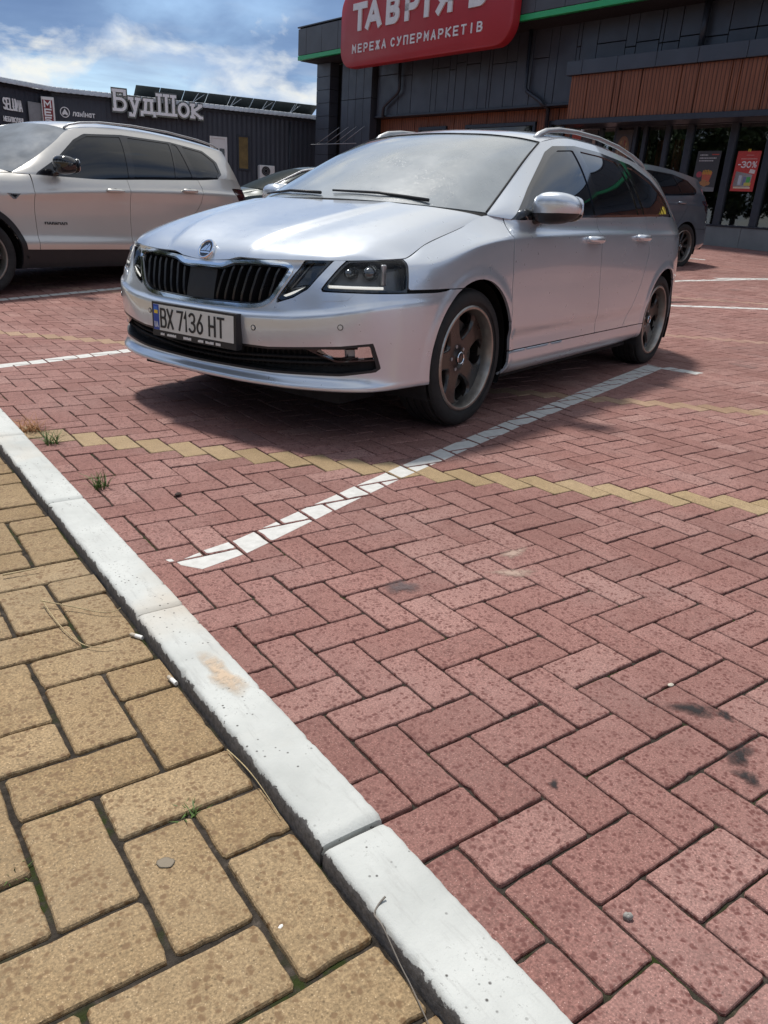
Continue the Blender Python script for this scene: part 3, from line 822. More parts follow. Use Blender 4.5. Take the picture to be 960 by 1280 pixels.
M_DISC = simple('brake_disc_steel', (.12, .11, .10), .5, .8)
def led_mat():
    t = NT('daytime_lamp'); t.set(base=(.8, .82, .8), rough=.3, emit=(1, .97, .88), emit_s=.55); return t.m
M_LED = led_mat()
M_SLAT = simple('grille_slat_plastic', (.012, .012, .014), .30)
M_HOUSE = simple('lamp_housing_grey', (.14, .148, .155), .35, .1)
M_PROJ = simple('smoked_projector', (.09, .10, .11), .12, .6, coat=.5)

def make_wheel(root, x, side, rt, width, rr, y_face, style, turn=0.0, wname='wheel'):
    """wheel = Empty under the car > tyre, rim; y_face: outer face of the tyre"""
    w = bpy.data.objects.new(wname, None); w.empty_display_size = .1; link(w, root)
    w.location = (x, side * (y_face - width / 2), rt); w.rotation_euler = (0, turn, 0 if side > 0 else math.pi)
    h = width / 2
    t = MB()
    prof = [(rr - .012, -h * .8), (rr + .006, -h * .9), (rr + .03, -h * .99), (rt - .055, -h * 1.0), (rt - .018, -h * .93), (rt - .006, -h * .78)]
    tread = []
    for g in (-.55, -.2, .15, .5):
        tread += [(rt - .001, (g - .13) * h), (rt - .001, (g + .10) * h), (rt - .009, (g + .115) * h), (rt - .009, (g + .205) * h)]
    prof += tread + [(rt - .006, h * .78), (rt - .012, h * .87), (rt - .018, h * .93), (rt - .036, h * .985), (rt - .055, h * 1.0), (rt - .062, h * .985), (rr + .034, h * .99), (rr + .028, h * .975), (rr + .012, h * .93), (rr + .002, h * .90), (rr - .012, h * .8)]
    t.lathe(prof, 72); t.build('tyre', M_RUBBER, w, True, 40)
    r = MB()
    # barrel and outer lip
    r.lathe([(rr + .003, h * .915), (rr - .004, h * .955), (rr - .013, h * .95), (rr - .017, h * .90), (rr - .022, h * .60), (rr - .026, h * .30)], 72, mi=1)
    r.lathe([(rr - .026, h * .30), (rr - .03, -h * .2), (rr - .02, -h * .85)], 48)
    # face, a turned disc with openings cut through it
    yf = lambda q: h * (.40 + .18 * math.exp(-(q / .05) ** 2) + .14 * (q / rr) ** 3)
    nr, na = 30, 200
    G = np.zeros((nr, na + 1, 3)); Q = np.zeros((nr, na + 1, 2))
    for i in range(nr):
        q = .012 + (rr - .036) * i / (nr - 1)
        for k in range(na + 1):
            th = 2 * math.pi * k / na
            G[i, k] = (q * math.cos(th), yf(q), q * math.sin(th)); Q[i, k] = (q, th)
    S = Surf.grid(G).weld()
    def holes(V):
        q = np.hypot(V[:, 0], V[:, 2]); th = np.arctan2(V[:, 2], V[:, 0]); f = np.full(len(V), 9.)
        if style == 'five':
            for k in range(5):
                a = (th - R(90 + 36 + 72 * k) + math.pi) % (2 * math.pi) - math.pi
                u, v = q * np.cos(a) - rr * .655, q * np.sin(a)
                e = np.sqrt((u / (rr * .245)) ** 2 + (v / (rr * (.215 + .10 * np.clip(u / (rr * .25), -1, 1)))) ** 2) - 1
                f = np.minimum(f, e * .05)
        else:
            n = 10
            a = (th * n / (2 * math.pi)) % 1 - .5
            v = np.abs(a) * 2 * math.pi / n * q
            e = np.maximum(v - (.012 + .2 * np.maximum(q - rr * .32, 0)), np.abs(q - rr * .62) - rr * .28)
            f = np.minimum(f, e)
        return f
    S = S.clip(holes)
    if len(S.V):
        dh = np.clip(1 - holes(S.V) / .011, 0, 1); qq = np.hypot(S.V[:, 0], S.V[:, 2])
        S.V[:, 1] -= .010 * dh ** 2
        S.V[:, 1] += .004 * np.clip(1 - dh, 0, 1) * np.sin(np.clip((qq - .05) / (rr - .09), 0, 1) * math.pi)
        S.orient(lambda V: np.c_[V[:, 0], V[:, 1] - 1, V[:, 2]])
        T = S.rim(.022, (0, 1, 0)); r.add(T.V, T.F)
        bevel = S.clip(lambda V: .010 - holes(V)).offset(.0012)
    bolts = MB()
    for k in range(5):
        th = R(90 + 72 * k); c = (.056 * math.cos(th), 0, .056 * math.sin(th))
        bolts.lathe([(.0001, yf(.056) + .004), (.0085, yf(.056) + .003), (.0095, yf(.056) - .006)], 10, c)
    cap = MB(); cap.lathe([(.0001, yf(0) + .002), (.022, yf(0) + .001), (.030, yf(.03) + .004), (.034, yf(.034) - .004)], 28)
    cap.lathe([(.024, yf(0) + .003), (.027, yf(0) + .005), (.030, yf(0) + .003)], 28, mi=1)
    rim_o = r.build('rim', [M_WHEEL, M_LIP], w, True, 35)
    cap.build('wheel_cap', [M_WHEEL, M_CHROME], w, True, 40); bolts.build('wheel_bolts', M_ALU, w, True, 40)
    d = MB(); d.lathe([(.06, h * .12), (rr * .72, h * .12), (rr * .72, h * .02), (.06, h * .0)], 40, closed=True); d.build('brake_disc', M_DISC, w, True, 30)
    b = MB(); b.lathe([(.001, -h * .3), (rr - .03, -h * .3), (rr - .03, -h * .34), (.001, -h * .34)], 40); b.build('hub', M_MATT, w)
    return w

def half_poly(poly):   # mirrored outline in (|y|, z) is tested with |y|
    return poly
def arch_field(cx, cz, rad): return lambda V: np.hypot(V[:, 0] - cx, V[:, 2] - cz) - rad
def yz(V): return np.c_[np.abs(V[:, 1]), V[:, 2]]
def xz(V): return V[:, [0, 2]]

class Body:
    """the skin of a car from four nets: side, bonnet, glasshouse, roof"""
    def __init__(s, sp):
        s.sp = sp; step = sp.get('step', .02)
        plan = np.array(sp['plan'], float)
        tg = np.gradient(plan, axis=0); tg[0] = (0, 1); tg[-1] = (0, -1)
        nrm = np.c_[tg[:, 1], -tg[:, 0]]; nrm /= np.linalg.norm(nrm, axis=1, keepdims=True)
        rows = []
        for z, d in sp['rows']:
            P = plan - nrm * np.array(d)[:, None]; P[0, 1] = 0; P[-1, 1] = 0
            rows.append(np.c_[P, z])
        rows.append(np.array(sp['top'], float))
        s.side = net(rows, step, step * .8, True, True)
        s.hood = net(np.array(sp['hood'], float), step, step * 1.2, False, False, True)   # rows edge..centre
        s.gh = net(np.array(sp['glass'], float), step, step)
        s.roof = net(np.array(sp['roof'], float), step * 1.5, step * 1.5, False, False, True)
        s.screen = net(np.array(sp['screen'], float), step * 1.5, step * 1.5, False, False, True)
        s.S = Surf.grid(s.side).weld().orient(); s.G = Surf.grid(s.gh).weld().orient()
        f = lambda A: (lambda q: q.join(q.mirror()))(Surf.grid(A).weld().orient())
        s.H = f(s.hood); s.Rf = f(s.roof); s.W = f(s.screen)
        flat = s.side.reshape(-1, 3); s.fr = flat[flat[:, 0] > .2]
    def front_x(s, y, z):
        d = (s.fr[:, 1] - abs(y)) ** 2 + (s.fr[:, 2] - z) ** 2
        i = np.argsort(d)[:4]; w = 1 / (d[i] + 1e-6); return float((s.fr[i, 0] * w).sum() / w.sum())

def add_handle(root_door, x, y, z, L, mat):
    m = MB()
    m.tube([(x - L / 2, y + .006, z), (x - L / 2 + .01, y + .026, z), (x - L / 4, y + .034, z), (x, y + .036, z), (x + L / 4, y + .034, z), (x + L / 2 - .01, y + .024, z), (x + L / 2, y + .004, z)],
           [.014, .020, .022, .021, .022, .020, .014], 12, ell=.9)
    m.build('handle', mat, root_door, True)
    c = MB(); k = 18
    loop = [(x - L * .05 + .055 * math.cos(2 * math.pi * i / k), y + .001, z - .010 + .034 * math.sin(2 * math.pi * i / k)) for i in range(k)]
    c.loft([loop, [(a, b + .0035, d) for a, b, d in loop]]); c.build('handle_recess', M_MATT, root_door, True, 40)

def superloop(cx, y, cz, hx, hz, n=24, p=3.2, skew=0):
    L = []
    for i in range(n):
        th = 2 * math.pi * i / n; c, q = math.cos(th), math.sin(th)
        a = math.copysign(abs(c) ** (2 / p), c) * hx; b = math.copysign(abs(q) ** (2 / p), q) * hz
        L.append((cx + a + skew * b, y, cz + b))
    return L
def add_mirror(root, side, x, y0, y1, z, hx, hz, cap_mat, base_mat):
    w = bpy.data.objects.new('wing_mirror', None); link(w, root); w.empty_display_size = .05
    flip = lambda L: [(a, side * b, c) for a, b, c in L]
    n = 9; loops = []
    for i in range(n):
        t = i / (n - 1); y = y0 + (y1 - y0) * t
        k = (1 - abs(2 * t - 1) ** 3.2) ** .45 if 0 < i < n - 1 else .30
        grow = .82 + .18 * math.sin(math.pi * min(1, t * .8 + .1))
        loops.append(flip(superloop(x - .05 * t + .01, y, z + .012 * t, hx * k * grow, hz * k * grow * (1 - .22 * t), 28, 2.9, .12)))
    full = MB().loft(loops); S = Surf(np.array(full.V), full.F)
    zc = lambda V: z - hz * .28 + .03 * (np.abs(V[:, 1]) - y0)
    up = S.clip(lambda V: V[:, 2] - zc(V)); lo = S.clip(lambda V: zc(V) - V[:, 2])
    for part, nm, mt, off in ((up, 'mirror_cap', cap_mat, .0015), (lo, 'mirror_housing', base_mat, 0)):
        q = part.offset(off) if off else part
        o = mesh_obj(nm, q.V, q.F, mt, w, True); fix_normals(o.data)
    g = MB(); bx = x - hx * .92
    g.loft([flip(superloop(0, 0, 0, 1, 1, 20))], False) if False else None
    loop = []
    for i in range(24):
        th = 2 * math.pi * i / 24; c, q = math.cos(th), math.sin(th)
        yy = (y0 + y1) / 2 + math.copysign(abs(c) ** .6, c) * (y1 - y0) * .42; zz = z + .006 + math.copysign(abs(q) ** .6, q) * hz * .74
        loop.append((x - .05 * ((yy - y0) / (y1 - y0)) + .01 - hx * .97, side * yy, zz))
    g.loft([loop, [(a - .004, b, c) for a, b, c in loop]]); g.build('mirror_glass', M_CHROME, w, True, 30)
    s = MB(); s.tube([(x + .02, side * (y0 - .075), z - hz * .95), (x + .015, side * (y0 - .03), z - hz * .86), (x, side * (y0 + .05), z - hz * .55)], [.034, .032, .03], 12, ell=.6)
    s.build('mirror_arm', base_mat, w, True)
    return w

def build_body(root, sp, mats):
    """cuts the nets of sp into the panels of the car and hangs them under root"""
    B = Body(sp); paint = mats['paint']; g = sp.get('gap', .0055)
    ra = sp['arch']; (fx, rx, cz) = sp['axles']
    A = B.S.clip(arch_field(fx, cz, ra)).clip(arch_field(rx, sp.get('cz_r', cz), ra))
    zs = sp['seam_z']; xl = sp['lamp_x']; sill = sp['sill_z']
    lamps = sp.get('lamps', []); holes = sp.get('holes', [])
    def flare(V):
        for cx, c2 in ((fx, cz), (rx, sp.get('cz_r', cz))):
            d = np.hypot(V[:, 0] - cx, V[:, 2] - c2) - ra
            t = np.clip(1 - d / .045, 0, 1); t = np.where((d > -.02) & (V[:, 1] > .5), t, 0)
            V[:, 1] += sp.get('flare', .006) * np.minimum(1, t * 3)
    flare(A.V)
    # ---- nose
    nose = A.clip(lambda V: V[:, 0] - fx)
    nb = nose.clip(lambda V: np.maximum(zs - V[:, 2], V[:, 0] - xl(V)) - .0022)
    for nm, poly, mt in lamps: nb = nb.clip(lambda V, poly=poly: sd(yz(V), poly) - g)
    for poly in holes: nb = nb.clip(lambda V, poly=poly: sd(yz(V), poly))
    nb = nb.join(nb.mirror())
    bumper = nb.obj('front_bumper', paint, root, .014)
    fender = nose.clip(lambda V: np.minimum(V[:, 2] - zs, xl(V) - V[:, 0]) - .0022)
    dF, dR = sp['doors']
    fb = A.clip(lambda V: fx - V[:, 0]).clip(lambda V: sd(xz(V), dF) - g).clip(lambda V: V[:, 2] - sill - g).clip(lambda V: V[:, 0] - dF[0][0] - .0)
    fen = fender.join(fb)
    for nm, poly, mt in lamps: pass
    fen.obj('wing', paint, root, .014, both=True)
    # ---- doors, sill, rear quarter
    doors = []
    for poly, nm in ((dF, 'door'), (dR, 'door')):
        d = A.clip(lambda V: .0 - sd(xz(V), poly)).clip(lambda V: V[:, 1] - .45).clip(lambda V: V[:, 2] - sill - g)
        t = d.rim(.014)
        o = mesh_obj('door', t.V, t.F, paint, root, True); t2 = t.mirror(); o2 = mesh_obj('door', t2.V, t2.F, paint, root, True)
        doors.append((o, o2))
    mid = A.clip(lambda V: fx - V[:, 0]).clip(lambda V: V[:, 0] - rx)
    mid.clip(lambda V: sill - V[:, 2]).obj('sill', mats.get('sill', paint), root, .012, both=True)
    zr = sp['rear_z']
    q = A.clip(lambda V: dF[0][0] - .3 - V[:, 0]).clip(lambda V: sd(xz(V), dR) - g).clip(lambda V: sd(xz(V), dF) - g).clip(lambda V: V[:, 2] - np.where(V[:, 0] > rx, sill, zr) - g)
    tl = sp['tail']
    q2 = q.clip(lambda V: sd(xz(V), tl) - g)
    quarter = q2.clip(lambda V: np.maximum(V[:, 1] - sp['gate_y'], V[:, 0] - sp['gate_x']) - g)
    quarter.obj('quarter_panel', paint, root, .014, both=True)
    gate = q2.clip(lambda V: np.minimum(sp['gate_y'] - V[:, 1], sp['gate_x'] - V[:, 0]) - g)
    gate = gate.join(gate.mirror()); gate.obj('tailgate', paint, root, .014)
    q.clip(lambda V: -sd(xz(V), tl)).offset(.004).obj('tail_lamp', M_REDLENS, root, .014, both=True)
    rb = A.clip(lambda V: rx - V[:, 0]).clip(lambda V: zr - V[:, 2])
    rb = rb.join(rb.mirror()); rb.obj('rear_bumper', paint, root, .014)
    # ---- bonnet, roof, screen
    H = B.H
    H.clip(lambda V: sp.get('hood_edge', lambda V: np.ones(len(V)))(V)).obj('bonnet', paint, root, .014)
    B.Rf.obj('roof', paint, root, .012)
    wm = sp.get('screen_margin', .03)
    wb = net_border(B.screen)
    B.W.obj('windscreen', mats['screen'], root, .01)
    # ---- glasshouse
    G = B.G; dlo = sp['dlo']
    G.clip(lambda V: sd(xz(V), dlo)).obj('pillar', paint, root, .012, both=True)
    inside = G.clip(lambda V: -sd(xz(V), dlo))
    panes = sp['panes']
    fr = inside
    for p in panes: fr = fr.clip(lambda V, p=p: sd(xz(V), p))
    fr.offset(.002).obj('window_frame', M_PIANO, root, .006, both=True)
    for p in panes:
        inside.clip(lambda V, p=p: -sd(xz(V), p)).offset(-.003).obj('side_window', mats['glass'], root, .003, both=True)
    if sp.get('chrome_belt'):
        lo = sp['chrome_belt']
        inside.clip(lambda V: lo(V)).offset(.005).obj('window_trim', M_CHROME, root, .006, both=True)
    # ---- rear closing panels
    rearG = np.array(sp['rear'], float)
    RG = net(rearG, .03, .03, False, True)
    Q = Surf.grid(RG).weld().orient(); Q = Q.join(Q.mirror())
    rw = sp['rear_win']
    Q.clip(lambda V: sd(yz(V), rw)).obj('tailgate_frame', paint, root, .01)
    Q.clip(lambda V: -sd(yz(V), rw)).offset(-.002).obj('rear_window', mats['glass'], root, .003)
    # ---- dark inside: liner, arches, floor
    L = B.S.clip(arch_field(fx, cz, ra + .012)).clip(arch_field(rx, sp.get('cz_r', cz), ra + .012)).offset(-.022)
    for nm, poly, mt in lamps: L = L.clip(lambda V, poly=poly: np.where(V[:, 0] > xl(V) + .01, sd(yz(V), poly), 1))
    for poly in holes: L = L.clip(lambda V, poly=poly: np.where(V[:, 0] > xl(V) + .01, sd(yz(V), poly), 1))
    L = L.join(L.mirror()); L.obj('inner_shell', M_MATT, root)
    m = MB(); hw = sp['half_width'] - .10
    xs_ = [sp['plan'][0][0] - .22, fx + ra + .06, fx - ra - .02, rx + ra + .02, rx - ra - .04, sp['plan'][-1][0] + .2]
    zb = sp['floor_z']
    m.box((xs_[2], -hw, zb), (xs_[3], hw, zb + .12)); m.box((xs_[1], -hw * .8, zb), (xs_[0], hw * .8, zb + .12)); m.box((xs_[5], -hw * .85, zb + .08), (xs_[4], hw * .85, zb + .2))
    m.box((xs_[5], -hw * .6, zb + .12), (xs_[0] - .05, hw * .6, zb + .30)); m.build('underbody', M_MATT, root)
    for cx, c2 in ((fx, cz), (rx, sp.get('cz_r', cz))):
        for sg in (1, -1):
            a = MB(); n = 28; pr = []
            for k in range(n + 1):
                th = R(-35 + 250 * k / n); pr.append((math.cos(th), math.sin(th)))
            V = []; F = []
            yo, yi = sp['half_width'] - .035, sp['half_width'] - .36
            for r_, y_ in ((ra - .004, yo), (ra + .012, yo - .03), (ra + .012, yi), (.02, yi)):
                for c_, s_ in pr: V.append((cx + r_ * c_, sg * y_, max(zb, c2 + r_ * s_)))
            for i in range(3):
                for k in range(n): F.append((i * (n + 1) + k, i * (n + 1) + k + 1, (i + 1) * (n + 1) + k + 1, (i + 1) * (n + 1) + k))
            a.add(V, F); a.build('wheel_arch', M_MATT, root, True, 40)
    return B, doors, A
def net_border(G): return np.concatenate([G[0], G[:, -1], G[-1][::-1], G[:, 0][::-1]])
def rail(root, pts, rad, mat, foot):
    for sg in (1, -1):
        m = MB(); m.tube([(a, sg * b, c) for a, b, c in pts], rad, 12, ell=.8)
        m.build('roof_rail', mat, root, True)

# ------------------------------------------------------------------ silver estate in the near bay
OCT = dict(
    step=.018, axles=(0., -2.686, .325), arch=.362, seam_z=.652, sill_z=.325, rear_z=.60, half_width=.905, floor_z=.17, gate_y=.60, gate_x=-3.5,
    lamp_x=lambda V: .505 - .25 * (V[:, 2] - .64),
    plan=[(.888, 0), (.880, .22), (.850, .44), (.787, .635), (.660, .806), (.53, .862), (.36, .893), (0, .905), (-.25, .905), (-.45, .905), (-1.0, .906), (-1.8, .907), (-2.686, .905), (-3.12, .838), (-3.44, .70), (-3.63, .50), (-3.74, .25), (-3.75, 0)],
    rows=[
        ([.232, .232, .234, .238, .244, .247, .248, .228, .205, .20, .20, .205, .24, .28, .30, .31, .31, .31], [.03] * 4 + [.03, .04, .05] + [.06] * 5 + [.06] * 6),
        ([.240, .240, .242, .246, .252, .256, .258, .246, .235, .232, .232, .235, .28, .33, .35, .36, .36, .36], [-.003, -.003, -.003, -.002, 0, .004, .006, .01, .022, .024, .024, .022, .01, 0, 0, 0, 0, 0]),
        ([.252, .252, .254, .259, .267, .272, .275, .262, .252, .25, .25, .255, .30, .345, .365, .375, .375, .375], [-.003, -.003, -.003, -.002, 0, .003, .005, .008, .014, .016, .016, .015, .008, 0, 0, 0, 0, 0]),
        ([.257, .257, .259, .264, .273, .278, .282, .275, .27, .27, .27, .275, .32, .36, .38, .39, .39, .39], [.004, .004, .004, .004, .004, .004, .005, .006, .010, .010, .010, .010, .006, 0, 0, 0, 0, 0]),
        ([.280, .280, .284, .292, .308, .318, .324, .33, .325, .325, .325, .33, .38, .42, .43, .44, .44, .44], [.030, .030, .028, .024, .010, .004, .004, .003, .010, .013, .013, .011, .004, 0, 0, 0, 0, 0]),
        ([.34, .34, .345, .36, .38, .385, .39, .39, .385, .385, .385, .39, .44, .47, .48, .49, .49, .49], [.026, .026, .024, .02, .008, .002,   .002, .002, .008, .018, .018, .012, .002, 0, 0, 0, 0, 0]),
        ([.39, .39, .395, .41, .43, .44, .445, .45, .45, .45, .45, .455, .50, .53, .54, .54, .54, .54], [.012, .012, .012, .01, .004, 0, 0, 0, 0, .004, .004, .001, 0, 0, 0, 0, 0, 0]),
        ([.516, .516, .524, .546, .583, .595, .60, .60, .60, .60, .60, .60, .62, .63, .63, .63, .63, .63], [0, 0, 0, 0, 0, .001, 0, 0, 0, .004, .005, .002, 0, 0, .006, .01, .01, .01]),
        ([.530, .530, .540, .562, .599, .612, .618, .64, .64, .64, .64, .64, .66, .67, .67, .67, .67, .67], [.0125, .012, .012, .011, .010, .008, .004, .001, .001, .005, .006, .003, 0, .002, .01, .016, .016, .016]),
        ([.60, .60, .608, .625, .655, .668, .68, .71, .715, .72, .72, .72, .73, .74, .74, .74, .74, .74], [.026, .026, .027, .028, .028, .022, .012, .003, .003, .006, .006, .004, .002, .006, .018, .026, .03, .03]),
        ([.655, .655, .66, .675, .70, .712, .725, .785, .80, .805, .81, .815, .82, .82, .82, .82, .82, .82], [.040, .040, .041, .043, .045, .036, .022, .008, .008, .008, .007, .006, .006, .014, .03, .04, .045, .045]),
        ([.695, .695, .70, .71, .733, .742, .755, .835, .862, .872, .888, .905, .915, .92, .92, .92, .92, .92], [.050, .050, .052, .057, .060, .050, .032, .016, .013, .011, .010, .010, .012, .024, .045, .06, .07, .07]),
        ([.70, .70, .705, .718, .738, .748, .765, .845, .874, .886, .902, .918, .928, .932, .93, .93, .93, .93], [.052, .052, .056, .060, .064, .054, .042, .034, .033, .032, .031, .029, .028, .03, .05, .066, .075, .075]),
    ],
    top=[(.826, 0, .716), (.820, .20, .728), (.787, .44, .745), (.715, .615, .753), (.585, .745, .762), (.46, .80, .771), (.30, .787, .825), (0, .772, .896), (-.245, .765, .958), (-.45, .845, .946), (-1.0, .853, .972), (-1.8, .853, 1.0), (-2.686, .835, 1.03), (-3.08, .768, 1.03), (-3.36, .635, 1.03), (-3.54, .46, 1.03), (-3.645, .25, 1.02), (-3.655, 0, 1.02)],
    hood=[  # rows from the edge to the centre, columns from the nose to the screen
        [(.585, .742, .763), (.565, .757, .766), (.53, .778, .769), (.455, .797, .775), (.28, .783, .833), (.03, .770, .890), (-.215, .763, .951)],
        [(.712, .610, .754), (.690, .622, .771), (.645, .64, .792), (.52, .672, .830), (.33, .694, .876), (.10, .708, .923), (-.13, .715, .966)],
        [(.784, .43, .746), (.761, .445, .771), (.712, .465, .800), (.57, .505, .850), (.38, .548, .898), (.17, .58, .943), (-.03, .60, .981)],
        [(.815, .245, .737), (.791, .262, .767), (.740, .282, .798), (.592, .330, .853), (.408, .372, .901), (.208, .403, .948), (.022, .43, .991)],
        [(.817, .225, .737), (.793, .235, .772), (.742, .25, .808), (.595, .295, .868), (.41, .335, .916), (.21, .365, .960), (.025, .385, .995)],
        [(.821, .16, .729), (.796, .17, .7705), (.744, .185, .8075), (.599, .225, .866), (.414, .26, .914), (.214, .285, .958), (.034, .30, .9945)],
        [(.826, 0, .717), (.800, 0, .764), (.748, 0, .801), (.605, 0, .857), (.42, 0, .905), (.22, 0, .951), (.045, 0, .993)]],
    screen=[  # rows edge..centre, columns bottom..top
        [(-.262, .752, .972), (-.50, .705, 1.09), (-.80, .648, 1.245), (-1.03, .604, 1.348)],
        [(-.12, .58, .985), (-.38, .55, 1.115), (-.72, .50, 1.275), (-.985, .465, 1.37)],
        [(-.03, .32, .998), (-.31, .30, 1.135), (-.67, .275, 1.295), (-.955, .255, 1.385)],
        [(.0, 0, 1.003), (-.285, 0, 1.142), (-.65, 0, 1.302), (-.945, 0, 1.39)]],
    roof=[
        [(-1.03, .604, 1.348), (-1.2, .60, 1.383), (-1.5, .597, 1.406), (-1.9, .595, 1.405), (-2.35, .592, 1.383), (-2.75, .588, 1.348), (-3.05, .585, 1.30), (-3.3, .56, 1.245)],
        [(-1.01, .56, 1.358), (-1.19, .555, 1.400), (-1.5, .55, 1.424), (-1.9, .548, 1.425), (-2.35, .545, 1.404), (-2.75, .54, 1.37), (-3.05, .53, 1.325), (-3.32, .51, 1.272)],
        [(-.968, .32, 1.381), (-1.16, .32, 1.424), (-1.48, .32, 1.449), (-1.9, .32, 1.451), (-2.35, .32, 1.434), (-2.75, .32, 1.402), (-3.08, .31, 1.36), (-3.38, .30, 1.31)],
        [(-.945, 0, 1.39), (-1.15, 0, 1.434), (-1.48, 0, 1.459), (-1.9, 0, 1.461), (-2.35, 0, 1.445), (-2.75, 0, 1.414), (-3.1, 0, 1.372), (-3.42, 0, 1.322)]],
    glass=[  # rows belt..roof edge
        [(-.25, .763, .960), (-.45, .843, .947), (-.75, .85, .959), (-1.05, .852, .974), (-1.45, .853, .990), (-1.9, .851, 1.004), (-2.35, .843, 1.02), (-2.75, .823, 1.029), (-3.08, .765, 1.03), (-3.36, .632, 1.03)],
        [(-.256, .762, .965), (-.468, .802, 1.018), (-.775, .775, 1.103), (-1.065, .755, 1.168), (-1.45, .755, 1.205), (-1.9, .753, 1.212), (-2.35, .747, 1.208), (-2.75, .732, 1.195), (-3.05, .688, 1.17), (-3.31, .598, 1.14)],
        [(-.262, .752, .972), (-.50, .706, 1.09), (-.80, .648, 1.245), (-1.03, .604, 1.348), (-1.45, .598, 1.405), (-1.9, .595, 1.405), (-2.35, .592, 1.383), (-2.75, .588, 1.348), (-3.05, .585, 1.30), (-3.3, .56, 1.245)]],
    rear=[
        [(-3.36, .632, 1.03), (-3.54, .46, 1.03), (-3.645, .25, 1.02), (-3.655, 0, 1.02)],
        [(-3.31, .598, 1.14), (-3.47, .44, 1.15), (-3.56, .24, 1.15), (-3.57, 0, 1.15)],
        [(-3.3, .56, 1.245), (-3.35, .42, 1.27), (-3.40, .22, 1.30), (-3.42, 0, 1.315)]],
    rear_win=[(0, 1.06), (.46, 1.06), (.40, 1.235), (0, 1.27)],
    doors=([(-.345, .325), (-.325, .60), (-.305, .86), (-.36, .99), (-1.375, 1.02), (-1.385, .90), (-1.44, .60), (-1.485, .325)],
           [(-1.49, .325), (-1.445, .60), (-1.39, .90), (-1.38, 1.06), (-2.20, 1.06), (-2.225, .90), (-2.235, .78), (-2.16, .60), (-2.05, .46), (-1.94, .325)]),
    tail=[(-3.30, .99), (-3.28, .80), (-3.55, .78), (-3.9, .80), (-3.9, .97)],
    dlo=[(-.345, .93), (-.40, .962), (-.64, 1.098), (-1.02, 1.300), (-1.14, 1.340), (-1.42, 1.366), (-1.76, 1.365), (-2.33, 1.336), (-2.65, 1.262), (-2.80, 1.16), (-2.835, 1.02), (-2.78, .90)],
    panes=[[(-.52, .90), (-.53, 1.0), (-.68, 1.10), (-1.04, 1.277), (-1.17, 1.32), (-1.36, 1.338), (-1.345, .90)],
           [(-1.43, .9), (-1.455, 1.341), (-1.76, 1.341), (-2.02, 1.328), (-2.105, .90)],
           [(-2.125, .9), (-2.045, 1.326), (-2.13, 1.321), (-2.225, .9)],
           [(-2.285, .9), (-2.195, 1.316), (-2.33, 1.309), (-2.62, 1.238), (-2.76, 1.15), (-2.795, 1.03), (-2.76, .9)]],
    chrome_belt=lambda V: np.minimum(.017 - (V[:, 2] - (.947 + (V[:, 0] + .45) * -.0365)), np.where(V[:, 0] < -.5, 1, -1)),
    hood_edge=lambda V: V[:, 2] - (.742 - .024 * np.clip((.20 - np.abs(V[:, 1])) / .09, 0, 1) - 2 * np.clip(np.abs(V[:, 1]) - .5, 0, 1)) + .0,
)
GRILLE = [(0, .708), (.095, .708), (.125, .712), (.175, .731), (.21, .735), (.505, .742), (.425, .60), (.405, .575), (.365, .553), (.30, .543), (0, .535)]
GRILLE_F = GRILLE + [(-a, b) for a, b in GRILLE[::-1] if a > 0]
LAMP_IN = [(.428, .582), (.525, .745), (.625, .758), (.555, .645), (.50, .608)]
LAMP_OUT = [(.612, .640), (.672, .757), (.75, .768), (.80, .776), (.87, .785), (.89, .645)]
INTAKE = [(0, .392), (.40, .398), (.70, .428), (.805, .446), (.824, .330), (.70, .305), (.40, .288), (0, .283)]
INTAKE_F = INTAKE + [(-a, b) for a, b in INTAKE[::-1] if a > 0]
SG = smooth_poly(GRILLE_F, 2)
OCT['lamps'] = [('headlight', LAMP_IN, None), ('headlight', LAMP_OUT, None)]
OCT['holes'] = [SG, INTAKE_F]
def sdg(V, poly): return sd(np.c_[V[:, 1], V[:, 2]], poly)

